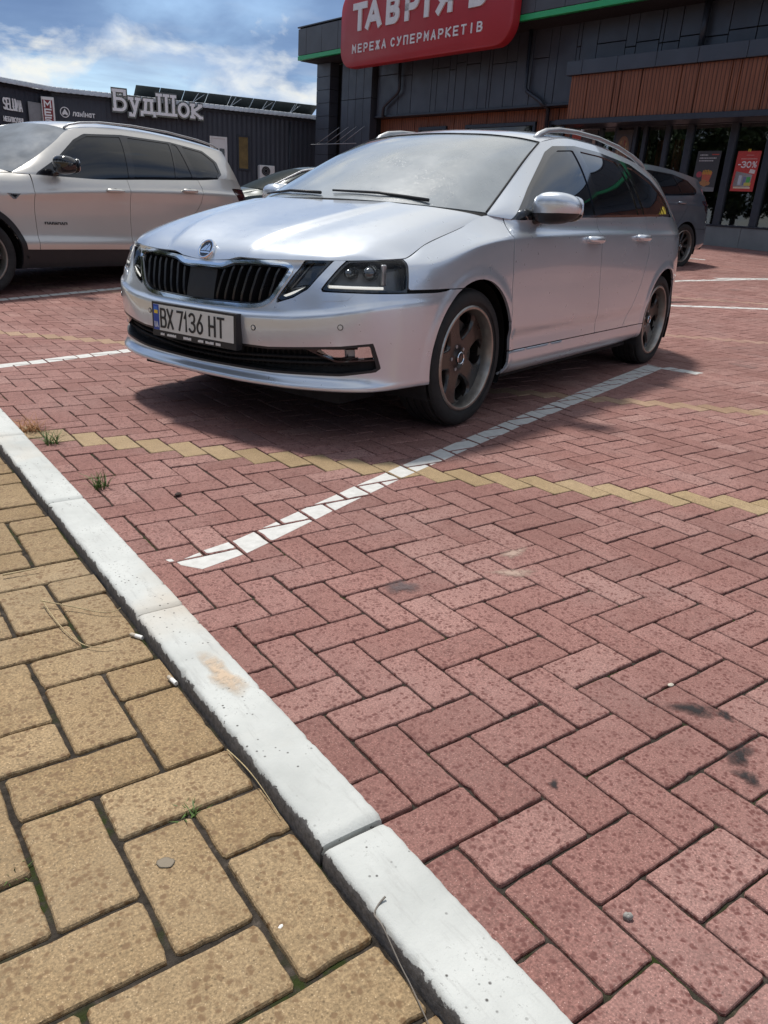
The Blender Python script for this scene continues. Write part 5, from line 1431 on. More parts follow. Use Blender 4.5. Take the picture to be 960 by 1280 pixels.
def green_hatch():
    sp = copy.deepcopy(OCT); f = lambda q: (q[0] * .96, q[1] * .97, q[2] * .90)
    for n in ('hood', 'screen', 'roof', 'glass', 'rear'): sp[n] = [[f(q) for q in r] for r in sp[n]]
    sp['step'] = .035; sp['top'] = [f(q) for q in sp['top']]; sp['plan'] = [(a * .96, b * .97) for a, b in sp['plan']]
    sp['rows'] = [([z * .90 for z in a], b) for a, b in sp['rows']]
    g = lambda P: [(a * .96, b * .90) for a, b in P]
    sp['doors'] = tuple(g(p) for p in sp['doors']); sp['dlo'] = g(sp['dlo']); sp['panes'] = [g(p) for p in sp['panes']]; sp['tail'] = g(sp['tail'])
    sp['axles'] = (0, -2.58, .31); sp['arch'] = .35; sp['seam_z'] = .59; sp['sill_z'] = .30; sp['half_width'] = .875; sp['floor_z'] = .165
    sp['chrome_belt'] = None; sp['holes'] = []
    sp['lamps'] = [('headlight', [(.50, .575), (.58, .67), (.78, .685), (.80, .585)], None)]
    sp['hood_edge'] = lambda V: V[:, 2] - .655 + 2 * np.clip(np.abs(V[:, 1]) - .45, 0, 1)
    X, Y = 5.62, 12.95
    root, B, A = other_car(sp, 'hatchback', (X, Y, float(gz(X, Y))), R(166), 'dark green hatchback with white mirror caps, half hidden between the champagne and silver cars', M_GREEN, M_GREEN, M_DULLGLASS, (.31, .2, .2, .845, 'ten'), M_DULLGLASS,
        mirror=(-.56, .80, .99, .905, .075, .075, M_WHITEP, M_BLACK), handles=((-1.22, .86, .78), (-1.98, .86, .80)), grilles=[[(0, .48), (0, .64), (.42, .65), (.38, .52)], [(0, .28), (0, .36), (.6, .39), (.6, .31)]])
    for sg in (1, -1):
        m = MB(); e = [(a, sg * (b + .006), c + .004) for a, b, c in B.gh[-1][::3].tolist()]
        m.tube(e, .014, 8); m.build('roof_edge', M_WHITEP, root, True)
green_hatch()
# ================================================================== the shops
O12 = np.array([17.94, .30]) + np.array([-.042, .999]) * 12
WD = np.array([-.042, .999]); WN = np.array([-.999, -.042])
def sb(u, v, w):
    """supermarket wall: u along it, v out towards the lot, w up"""
    return np.array([O12[0] + (u - 12) * WD[0] + v * WN[0] - .018 * w * WD[0], O12[1] + (u - 12) * WD[1] + v * WN[1] - .018 * w * WD[1], w + .018 * (u - 12)])
ROOT_SB = sb(12, 0, .7)
fs = lambda p: tuple(sb(*p) - ROOT_SB)
M_CLAD = simple('dark_grey_cladding', (.050, .057, .071), .42, .15, vary=.14, scale=1.2)
M_CLAD2 = simple('grey_eave_cladding', (.062, .064, .070), .45, .15, vary=.12, scale=1.0)
M_SEAM = simple('panel_gap', (.008, .008, .010), .9)
M_GREENB = simple('green_band', (.015, .34, .11), .4, vary=.05)
M_ANTH = simple('anthracite_metal', (.030, .036, .048), .4, .2)
def wood():
    t = NT('brown_wood_cladding')
    v = t.coord('Object', (1, 1, 1))
    w = t.N.new('ShaderNodeTexWave'); w.wave_type = 'BANDS'; w.bands_direction = 'Y'; w.inputs['Scale'].default_value = 3.1; w.inputs['Distortion'].default_value = 0; t.link(v, w.inputs['Vector'])
    g = t.noise(3.5, 5, .6, t.coord('Object', (6, 6, .5)))
    c = t.ramp(g, [(.3, (.155, .056, .028)), (.7, (.255, .095, .048))])
    c = t.mix(t.ramp(w.outputs['Fac'], [(.05, .75), (.22, 0)]), c, (.03, .012, .008))
    t.set(base=c, rough=.55, spec=.3); t.bump(w.outputs['Fac'], .5, .01); return t.m
M_WOOD = wood()
def plinth_mat():
    t = NT('grey_plinth_render'); t.set(base=t.ramp(t.noise(1.4, 5, .65), [(.3, (.15, .152, .148)), (.7, (.21, .212, .205))]), rough=.85); t.bump(t.noise(60, 4, .6), .4, .004); return t.m
M_PLINTH = plinth_mat()
def shop_glass():
    t = NT('shop_glass'); N, L = t.N, t.L
    tr = N.new('ShaderNodeBsdfTransparent'); tr.inputs[0].default_value = (.50, .54, .55, 1)
    gl = N.new('ShaderNodeBsdfGlossy'); gl.inputs['Roughness'].default_value = .015; gl.inputs[0].default_value = (.85, .9, .95, 1)
    fr = N.new('ShaderNodeFresnel'); fr.inputs[0].default_value = 1.55
    k = t.math('ADD', t.math('MULTIPLY', fr.outputs[0], 1.0), .03)
    mx = N.new('ShaderNodeMixShader'); L.new(k, mx.inputs[0]); L.new(tr.outputs[0], mx.inputs[1]); L.new(gl.outputs[0], mx.inputs[2])
    L.new(mx.outputs[0], N['Material Output'].inputs[0]); return t.m
M_SHOPGLASS = shop_glass()
M_ROOM = simple('shop_interior', (.022, .02, .019), .8, vary=.3, scale=.8)
UL, UR = 28.5, -16.0
def supermarket():
    root = empty('supermarket', tuple(ROOT_SB), 0, 'dark grey clad supermarket with brown wood panels and a green band under its eaves', 'building')
    P = lambda m, n, mat, sm=False, parent=None: m.build(n, mat, parent or root, sm)
    bx = lambda m, a, b, bev=0, mi=0: m.box(a, b, bev, mi, fs)
    # solid core behind everything
    m = MB(); bx(m, (UR, -9, 3.9), (UL - .8, -.12, 6.9)); bx(m, (20.6, -9, 0), (UL - .8, -.12, 3.9)); bx(m, (UR, -9, 0), (20.6, -4.2, 3.9)); P(m, 'inner_wall', M_SEAM)
    # lower wall: plinth, glazing bay, wood
    m = MB(); us = np.arange(UR, 16.01, 1.55)
    for a, b in zip(us[:-1], us[1:]): bx(m, (a + .003, -.11, -.2), (b - .003, .03, 1.16), .006)
    P(m, 'plinth', M_PLINTH)
    m = MB(); bx(m, (UR, -.16, 1.162), (16.0, .06, 1.20), .006); P(m, 'sill', M_ANTH)
    gz0, gz1 = 1.20, 3.42
    mull = [15.9, 14.91, 14.38, 13.79, 13.49, 12.84, 12.20, 11.04, 10.11, 9.0, 7.8, 6.6, 5.4, 4.2, 3.0, 1.5, 0, -1.5, -3, -5, -7, -9, -11, -13, UR]
    for u in mull:
        m = MB(); w_ = .055 if u not in (11.04, 10.11, 12.20) else .085
        bx(m, (u - w_, -.10, gz0), (u + w_, .045, gz1), .008); P(m, 'mullion', M_ANTH)
    m = MB(); bx(m, (UR, -.10, gz1), (16.0, .05, 3.56), .006); P(m, 'lintel', M_ANTH)
    for a, b in zip(mull[:-1], mull[1:]):
        m = MB(); m.add([fs((a - .05, -.03, gz0)), fs((b + .05, -.03, gz0)), fs((b + .05, -.03, gz1)), fs((a - .05, -.03, gz1))], [(0, 1, 2, 3)]); P(m, 'window_pane', M_SHOPGLASS)
    # the room behind the glass
    m = MB(); bx(m, (UR, -4.1, .55), (20, -.12, .60)); bx(m, (UR, -4.2, 3.45), (20, -.12, 3.5)); bx(m, (UR, -4.15, .6), (20, -4.1, 3.45)); bx(m, (16.2, -4.1, .6), (16.3, -.12, 3.45)); P(m, 'shop_interior', M_ROOM)
    for a, b in ((14.42, 13.98), (13.72, 13.40), (13.2, 12.98)):
        m = MB(); bx(m, (b, -1.0, .6), (a, -.9, 3.2), .01); P(m, 'wood_panel', M_WOOD)
    m = MB()
    for u in (9.4, 11.6, 8.0): bx(m, (u, -2.6, .6), (u + 1.4, -1.9, 1.45), .02); bx(m, (u + .1, -2.3, 1.45), (u + .9, -1.95, 1.8), .02)
    P(m, 'counter', M_ROOM)
    # wood wall and recess between canopy and left end
    m = MB(); us = [15.95, 16.5, 16.9, 17.3, 17.8, 18.6, 19.4, 20.1, 20.9, 21.6, 22.2, 22.9, 23.6, 24.3, 24.9]
    for a, b in zip(us[:-1], us[1:]): bx(m, (a + .012, -.11, -.3), (b - .012, -.02, 3.985), .006)
    P(m, 'wood_wall', M_WOOD)
    for a, b in ((17.30, 20.28), (16.2, 16.78), (21.2, 22.6)):
        w = bpy.data.objects.new('window', None); link(w, root)
        m = MB(); bx(m, (a, -.03, 1.2), (a + .09, .05, 3.66), .006); bx(m, (b - .09, -.03, 1.2), (b, .05, 3.66), .006); bx(m, (a, -.03, 3.56), (b, .052, 3.66), .006); bx(m, (a, -.03, 1.2), (b, .052, 1.3), .006); P(m, 'frame', M_ANTH, parent=w)
        m = MB(); m.add([fs((a, .0, 1.2)), fs((b, .0, 1.2)), fs((b, .0, 3.6)), fs((a, .0, 3.6))], [(0, 1, 2, 3)]); P(m, 'pane', M_TINT, parent=w)
    # upper cladding in upright panels of uneven width
    seams = [UR, -14.6, -13.9, -12.8, -12.2, -10.9, -10.1, -9.5, -8.3, -7.6, -6.4, -6.1, -4.9, -4, -2.7, -2.3, -1.1, -.2, .9, 1.2, 2.5, 3.3, 4.5, 5.0, 6.1, 7.3, 7.6, 8.7, 9.6, 10.30, 10.83, 11.51, 12.17, 12.77, 13.23, 13.34, 14.0, 14.32, 15.23, 15.77, 15.9, 16.54, 16.84, 17.45, 18.06, 18.48, 19.05, 19.18, 19.56, 20.17, 20.64, 20.94, 21.52, 21.79, 22.81, 23.5, 24.7]
    m = MB(); rr = random.Random(5)
    for i, (a, b) in enumerate(zip(seams[:-1], seams[1:])):
        d = .30 + rr.uniform(0, .006); hs = rr.choice([5.22, 5.22, 5.30, 5.38]) if rr.random() < .72 else None
        g = .011
        if hs: bx(m, (a + g, .24, 4.06), (b - g, d, hs - g), .004); bx(m, (a + g, .24, hs + g), (b - g, d, 6.2), .004)
        else: bx(m, (a + g, .24, 4.06), (b - g, d, 6.2), .004)
    P(m, 'upper_cladding', M_CLAD)
    m = MB(); bx(m, (UR, -.12, 4.0), (24.72, .24, 6.2)); P(m, 'cladding_backing', M_SEAM)
    m = MB(); bx(m, (15.6, -.1, 3.99), (24.75, .36, 4.058), .008); P(m, 'drip_edge', M_ANTH)
    # wood fascia of the canopy over the glazing
    m = MB(); us = [UR, -14, -12.5, -11.9, -10.2, -9.0, -7.1, -6.2, -4.4, -3.0, -1.8, -.9, .6, 1.9, 3.1, 3.8, 5.2, 6.5, 7.4, 8.9, 10.12, 10.73, 10.94, 11.76, 12.21, 13.30, 13.90, 14.10, 14.95, 15.52]
    for a, b in zip(us[:-1], us[1:]): bx(m, (a + .013, .70, 3.575), (b - .013, .80, 4.60), .005)
    P(m, 'wood_fascia', M_WOOD)
    m = MB(); bx(m, (UR, .30, 3.6), (15.5, .70, 4.62)); P(m, 'canopy_core', M_SEAM)
    m = MB(); us = [UR, -13, -10.5, -8, -5.6, -3.2, -1, 1.2, 3.5, 5.8, 8.2, 9.4, 10.61, 11.80, 12.92, 14.05, 15.15, 15.66]
    for a, b in zip(us[:-1], us[1:]): bx(m, (a + .006, .2, 4.605), (b - .006, .88, 4.935), .006)
    P(m, 'canopy_cap', M_CLAD)
    m = MB(); bx(m, (UR, .0, 3.44), (15.84, .86, 3.568), .006); P(m, 'canopy_soffit', M_ANTH)
    # eaves: grey fascia over a green band
    m = MB(); us = list(np.arange(UR, 28.4, 1.02)) + [28.42]
    for a, b in zip(us[:-1], us[1:]): bx(m, (a + .006, 1.22, 6.10), (b - .006, 1.30, 6.95), .006)
    P(m, 'eave_fascia', M_CLAD2)
    m = MB(); bx(m, (UR, .2, 6.12), (28.40, 1.21, 6.98)); P(m, 'eave_core', M_SEAM)
    m = MB(); bx(m, (UR, -.1, 5.945), (28.42, 1.31, 6.085), .008); P(m, 'green_band', M_GREENB)
    m = MB(); bx(m, (UR, .1, 5.93), (28.38, 1.20, 5.941)); P(m, 'eave_soffit', M_SEAM)
    m = MB(); bx(m, (UR, 1.0, 6.985), (28.44, 1.325, 7.03), .006); P(m, 'roof_edge_trim', M_ANTH)
    # left end: panelled bay, recess and corner pier
    m = MB(); cols = [24.78, 25.25, 25.72, 26.19, 26.62]
    for a, b in zip(cols[:-1], cols[1:]):
        for z0, z1 in ((-.3, 2.6), (2.6, 4.62), (4.62, 5.93)): bx(m, (a + .008, .20, z0 + .008), (b - .008, .5, z1 - .008), .004)
    P(m, 'end_cladding', M_CLAD)
    m = MB(); bx(m, (24.80, -.1, -.3), (26.6, .44, 5.92)); P(m, 'end_core', M_SEAM)
    m = MB()
    for k in range(14):
        z0 = -.3 + k * .445; bx(m, (27.42, .1, z0 + .006), (28.32, .5, z0 + .439), .004)
    P(m, 'corner_pier', M_CLAD); m = MB(); bx(m, (27.5, -.1, -.3), (28.25, .44, 5.92)); P(m, 'pier_core', M_SEAM)
    m = MB(); bx(m, (26.6, -.12, -.3), (27.5, -.06, 5.92)); P(m, 'recess_wall', M_CLAD)
    # rainwater pipes
    def pipe(pts, r=.055):
        q = MB(); q.tube([fs(p) for p in pts], r, 10); P(q, 'downpipe', M_ANTH, True)
    pipe([(23.35, .42, 5.93), (23.32, .42, 4.80), (23.38, .42, 4.70), (24.05, .42, 4.36), (24.15, .42, 4.28), (24.15, .42, 4.0)])
    pipe([(17.52, .42, 5.93), (17.5, .42, 4.50), (17.42, .42, 4.40), (16.9, .42, 4.14), (16.8, .42, 4.05), (16.8, .12, 3.95), (16.8, .10, .7)])
    pipe([(12.08, .43, 5.93), (12.08, .43, 4.94)], .075); pipe([(28.42, .35, 5.93), (28.42, .35, .6)], .05)
    return root
supermarket()

# big red sign hung on the eaves
def red_sign():
    o = sb(21.15, 1.6, 5.4); f = lambda p: tuple(sb(*p) - o)
    root = empty('shop_sign', tuple(o), 0, 'big red rounded supermarket sign with white Cyrillic letters hung on the eaves', 'sign')
    u0, u1, w0, w1, r = 17.12, 25.2, 5.37, 7.62, .62
    loop = []
    for cx, cy, a0 in ((u1 - r, w0 + r, -90), (u1 - r, w1 - r, 0), (u0 + r, w1 - r, 90), (u0 + r, w0 + r, 180)): loop += arc(cx, cy, r, r, a0, a0 + 90, 10)
    m = MB(); n = len(loop); c = np.mean(loop, 0)
    def ring(k, v): return [f((c[0] + (a - c[0]) * (1 - k / 4.04), v, c[1] + (b - c[1]) * (1 - k / 1.12))) for a, b in loop]
    m.loft([ring(0, 1.33), ring(0, 1.56), ring(.012, 1.588), ring(.03, 1.60)])
    m.build('sign_box', simple('red_sign_face', (.36, .020, .028), .45, vary=.06, scale=.7), root, True, 30)
    mw = simple('white_sign_letters', (.66, .65, .64), .45, vary=.05)
    L = MB(); fn = lambda a, b, d: f((-a, d, b))
    for ch, ul, ur in (('Т', 24.46, 23.70), ('А', 23.74, 22.92), ('В', 22.66, 22.00), ('Р', 21.72, 21.06), ('І', 20.95, 20.45), ('Я', 20.24, 19.56), ('В', 18.86, 18.16)):
        s_ = .19; wd_ = ul - ur
        if ch == 'І': text(L, ch, -(ul + ur) / 2 - .0875 * 1, 6.40 + s_ / 2, .5, .80 - s_, s_ * 1.05, 0, fn, 1.60, 1.645)
        else: text(L, ch, -ul + s_ / 2, 6.40 + s_ / 2, wd_ - s_, .80 - s_, s_, 0, fn, 1.60, 1.645)
    L.build('lettering', mw, root)
    L = MB(); x = -24.44
    for i, ch in enumerate('МЕРЕЖА СУПЕРМАРКЕТІВ'):
        if ch != ' ':
            w_ = .17 if ch != 'І' else .17
            text(L, ch, x + (.055 if ch == 'І' else 0), 5.80, w_, .21, .045, 0, fn, 1.60, 1.625)
        x += .326 if ch != ' ' else .13
    L.build('lettering', mw, root)
red_sign()

# posters in the window
def poster(name, label, u0, u1, w0, w1, build, lean=.0, group=None):
    o = sb((u0 + u1) / 2, .075, w0); f = lambda p: tuple(sb(*p) - o)
    root = empty(name, tuple(o), 0, label, 'poster', group)
    fn = lambda a, b, d: f((u0 + (u1 - u0) * a - lean * (b - .5), .055 + d, w0 + (w1 - w0) * b))   # a 0..1 left to right, b up
    build(root, fn)
def flat(poly, fn, root, name, c, d=.004, rough=.5):
    m = MB(); m.prism(poly, fn, d - .003, d); return m.build(name, c if not isinstance(c, tuple) else simple('poster_ink', c, rough, vary=.12, scale=30), root)
rect = lambda a, b, c, d: [(a, b), (c, b), (c, d), (a, d)]
def circ(x, y, rx, ry, n=18): return [(x + rx * math.cos(2 * math.pi * i / n), y + ry * math.sin(2 * math.pi * i / n)) for i in range(n)]
def sale(root, fn):
    flat(rect(0, 0, 1, 1), fn, root, 'sheet', (.50, .045, .035))
    flat(rect(.42, .985, .47, 1.05), fn, root, 'clip', (.6, .45, .04), .005); flat(rect(.49, .985, .54, 1.05), fn, root, 'clip', (.6, .45, .04), .005)
    m = MB(); text(m, '-', .12, .605, .12, .12, .026, 0, fn, .004, .0065); text(m, '30', .28, .60, .17, .135, .030, .05, fn, .004, .0065); text(m, '%', .74, .60, .17, .135, .026, 0, fn, .004, .0065)
    m.build('lettering', M_WHITEP, root)
    rr = random.Random(3); m = MB(); x = .2
    while x < .86:
        w_ = rr.uniform(.02, .05); m.prism(rect(x, .795, x + w_, .82), fn, .004, .006); x += w_ + .012
    x = .40
    while x < .72:
        w_ = rr.uniform(.02, .04); m.prism(rect(x, .89, x + w_, .905), fn, .004, .006); x += w_ + .01
    m.build('lettering', simple('faded_print', (.62, .30, .27), .5), root)
    flat([(.08, .12), (.80, .12), (.84, .42), (.48, .46), (.10, .50)], fn, root, 'picture', (.34, .33, .32))
    flat(rect(.27, .16, .40, .40), fn, root, 'picture', (.5, .52, .55), .0062); flat(rect(.47, .16, .60, .36), fn, root, 'picture', (.16, .18, .30), .0064)
    flat(rect(.62, .22, .78, .36), fn, root, 'picture', (.08, .38, .09), .0066); flat(rect(.55, .14, .84, .22), fn, root, 'picture', (.55, .45, .10), .0068)
    flat([(.66, .46), (.90, .44), (.92, .53), (.70, .56)], fn, root, 'price_tag', (.66, .60, .55), .0066)
    flat(rect(.12, .07, .85, .115), fn, root, 'strip', (.62, .52, .36), .0062)
poster('poster', 'red sale poster marked -30% hanging in the shop window', 10.82, 10.25, 1.955, 2.82, sale, .02)
def food(root, fn):
    flat(rect(0, 0, 1, 1), fn, root, 'sheet', (.045, .047, .05))
    flat([(.0, .0), (1, .0), (1, .10), (.5, .12), (0, .2)], fn, root, 'picture', (.16, .16, .16), .0058)
    flat(circ(.24, .42, .12, .075), fn, root, 'picture', (.36, .05, .07), .006)
    flat([(.40, .25), (.72, .25), (.80, .48), (.36, .48)], fn, root, 'picture', (.45, .10, .05), .0062)
    for k, (x, h) in enumerate(((.40, .10), (.47, .13), (.54, .12), (.61, .14), (.68, .10), (.74, .08))): flat(rect(x - .022, .42, x + .022, .47 + h * .5), fn, root, 'picture', (.50, .27, .03), .0066 + k * .0001)
    for x, y in ((.40, .2), (.55, .17), (.68, .2), (.5, .25)): flat(circ(x, y, .10, .05), fn, root, 'picture', (.38, .17, .06), .0072 + x * .001)
    m = MB(); rr = random.Random(8)
    for y, x1 in ((.885, .45), (.81, .85), (.745, .72)):
        x = .12
        while x < x1: w_ = rr.uniform(.03, .08); m.prism(rect(x, y, min(x + w_, x1), y + .03), fn, .004, .006); x += w_ + .02
    m.build('lettering', simple('poster_print', (.45, .45, .44), .5), root); flat(rect(.62, .90, .92, .925), fn, root, 'strip', (.45, .06, .04), .006)
poster('poster', 'dark food poster showing orange fries and a few lines of white print', 11.86, 11.24, 1.93, 2.83, food, .02)
def pizza(root, fn):
    flat(rect(0, 0, 1, 1), fn, root, 'sheet', (.05, .045, .045)); flat(circ(.5, .45, .40, .40, 26), fn, root, 'picture', (.20, .11, .06), .006)
    rr = random.Random(9)
    for k in range(14):
        a, q = rr.uniform(0, 6.28), rr.uniform(0, .30); flat(circ(.5 + q * math.cos(a), .45 + q * math.sin(a), .05, .05, 10), fn, root, 'picture', rr.choice([(.30, .24, .14), (.22, .05, .03), (.34, .2, .08)]), .0064 + k * .0001)
poster('poster', 'dark poster with a round pizza, behind the roof rail of the estate', 14.36, 13.84, 2.40, 3.35, pizza, .02)
def banner(root, fn):
    flat(rect(0, 0, 1, 1), fn, root, 'sheet', (.055, .05, .055)); flat([(0, .6), (.35, .66), (.4, 1), (0, 1)], fn, root, 'picture', (.42, .06, .03), .006)
    flat([(.42, .62), (.72, .58), (.7, .9), (.45, .92)], fn, root, 'picture', (.10, .08, .08), .0061); flat([(.82, .3), (.95, .3), (.93, .85), (.84, .85)], fn, root, 'picture', (.34, .25, .2), .0062)
    flat([(.1, .2), (.4, .22), (.36, .4), (.14, .4)], fn, root, 'picture', (.42, .2, .16), .0063)
poster('poster', 'wide dark window banner with a red corner, seen just over the estate\'s roof', 15.85, 14.98, 2.5, 3.38, banner, 0)

# wire shelf-like rack on the end wall
def rack():
    o = sb(26.5, .5, 3.1); f = lambda p: tuple(sb(*p) - o); m = MB()
    m.tube([f((28.0, .9, 3.13)), f((25.0, .9, 3.13))], .014, 6)
    for a, b in ((27.6, 26.6), (27.0, 26.0), (26.4, 25.5), (25.9, 25.0)): m.tube([f((a, .88, 3.15)), f((b, .56, 3.72))], .012, 6)
    q = m.build('wall_rack', simple('galvanised_rod', (.32, .33, .34), .45, .7), None, True); q.location = o
    tag(q, 'thin slanting metal rods on the dark end wall of the supermarket', 'rack')
rack()

# ------------------------------------------------------------------ the low shop across the lot
A2 = np.array([17.373, 30.843]); D2 = np.array([.982, -.186]); D2 /= np.linalg.norm(D2); N2 = np.array([D2[1], -D2[0]])
K3 = A2 - D2 * 10.05; D3 = np.array([.919, .394]); D3 /= np.linalg.norm(D3); N3 = np.array([D3[1], -D3[0]])
def w2(s, v, z): return np.array([*(A2 + D2 * s + N2 * v), z])
def w3(s, v, z): return np.array([*(K3 + D3 * s + N3 * v), z])
M_CORR = simple('dark_corrugated_sheet', (.040, .045, .059), .45, .2, vary=.1, scale=.8)
M_ROOFSHEET = simple('weathered_roof_sheet', (.48, .51, .54), .5, .1, vary=.15, scale=1.5)
M_SIGNW = simple('grey_white_letters', (.84, .86, .86), .5, vary=.05)
M_SHEDD = simple('dull_dark_panel', (.075, .088, .082), .6)
def low_shop():
    o = w2(-4, 0, .7); f2 = lambda p: tuple(w2(*p) - o); f3 = lambda p: tuple(w3(*p) - o)
    root = empty('shop', tuple(o), 0, 'low dark corrugated shop with a pale roof edge and white letter signs, far left', 'building')
    def corr(m, f, s0, s1, z0, z1, pitch=.20, dep=.008, v0=0):
        n = int((s1 - s0) / pitch * 4); V = []
        for i in range(n + 1):
            s = s0 + (s1 - s0) * i / n; d = v0 + dep * (0, 1, 1, 0)[i % 4]
            V += [f((s, d, z0)), f((s, d, z1))]
        m.add(V, [(2 * i, 2 * i + 2, 2 * i + 3, 2 * i + 1) for i in range(n)])
    m = MB(); corr(m, f2, -10.05, 0.6, .3, 4.62); m.build('wall', M_CORR, root)
    m = MB(); corr(m, f3, -12, 0.0, .3, 4.62); m.build('side_wall', M_CORR, root)
    m = MB(); m.box((-10.05, -6, .4), (.6, -.03, 4.55), fr=f2); m.box((-12, -6, .4), (-.02, -.03, 4.5), fr=f3); m.build('inner_wall', M_SEAM, root)
    def roof(f, s0, s1, nm):
        m = MB(); n = int((s1 - s0) / .05); V = []
        for i in range(n + 1):
            s = s0 + (s1 - s0) * i / n; w = .012 * math.sin(2 * math.pi * s / .20)
            V += [f((s, .30 + w, 4.60 + .4 * w)), f((s, .295 + w, 4.745)), f((s, -6, 5.0 + w))]
        m.add(V, [(3 * i + k, 3 * i + 3 + k, 3 * i + 4 + k, 3 * i + 1 + k) for i in range(n) for k in (0, 1)])
        n0 = len(m.V)
        m.add([(a, b, c - .012) for a, b, c in V], [(3 * i + k, 3 * i + 1 + k, 3 * i + 4 + k, 3 * i + 3 + k) for i in range(n) for k in (0, 1)])
        ob = mesh_obj(nm, m.V, m.F, M_ROOFSHEET, root, True)
    roof(f2, -10.3, .6, 'roof'); roof(f3, -12, .2, 'roof')
    m = MB(); m.box((-10.1, .02, 4.50), (.6, .06, 4.60), .004, fr=f2); m.box((-12, .02, 4.50), (0, .06, 4.60), .004, fr=f3); m.build('eave_board', M_ANTH, root)
    def opening(a, b, z0, z1, nm, panem, framem):
        w = bpy.data.objects.new(nm, None); link(w, root); m = MB()
        t = .07
        m.box((a, .0, z0), (a + t, .06, z1), .006, fr=f2); m.box((b - t, .0, z0), (b, .06, z1), .006, fr=f2); m.box((a + t, .0, z1 - t), (b - t, .058, z1), .006, fr=f2); m.box((a + t, .0, z0), (b - t, .058, z0 + t), .006, fr=f2)
        m.build('frame', framem, w)
        m = MB(); m.box((a + t, .0, z0 + t), (b - t, .036, z1 - t), fr=f2); m.build('pane', panem, w); return w
    opening(-3.14, -2.62, 2.45, 3.76, 'window', simple('ochre_blind', (.16, .11, .035), .6, vary=.25, scale=6), M_ANTH)
    w = opening(-4.25, -3.55, .95, 3.63, 'door', M_WHITEP, M_WHITEP)
    for a in (-4.12, -3.86):
        m = MB(); m.box((a, .03, 1.6), (a + .2, .05, 3.2), .02, fr=f2); m.build('glass', M_TINT, w)
    m = MB(); m.tube([f2((-.9, .05, .7)), f2((-.9, .05, 4.4))], .03, 8); m.build('downpipe', M_ANTH, root, True)
    # dark pitched panels standing on the roof, propped by pale struts
    o2 = w2(-3.4, -1, 4.8); g = lambda p: tuple(w2(*p) - o2)
    r2 = empty('roof_panel_row', tuple(o2), 0, 'row of dark tilted panels on pale struts along the low shop\'s roof', 'panels')
    m = MB(); xs_ = np.linspace(-6.95, .45, 9)
    for a, b in zip(xs_[:-1], xs_[1:]):
        m.add([g((a + .012, -.35, 5.16)), g((b - .012, -.35, 5.16)), g((b - .012, -1.3, 4.80)), g((a + .012, -1.3, 4.80)), g((a + .012, -.35, 5.19)), g((b - .012, -.35, 5.19)), g((b - .012, -1.3, 4.83)), g((a + .012, -1.3, 4.83))],
              [(0, 1, 2, 3), (7, 6, 5, 4), (0, 4, 5, 1), (2, 6, 7, 3), (0, 3, 7, 4), (1, 5, 6, 2)])
    m.build('panel', M_SHEDD, r2); m = MB()
    m.add([g((-6.95, -1.25, 4.7)), g((.45, -1.25, 4.7)), g((.45, -1.25, 4.86)), g((-6.95, -1.25, 4.86))], [(0, 1, 2, 3)]); m.build('back_board', M_SHEDD, r2)
    m = MB()
    for s in (-4.55, -3.05, -1.75, -.55):
        m.tube([g((s - .28, -.25, 4.78)), g((s, -.36, 5.15))], .013, 6); m.tube([g((s - .28, -.25, 4.78)), g((s + .22, -.36, 5.12))], .010, 6)
    m.build('strut', M_ROOFSHEET, r2)
low_shop()
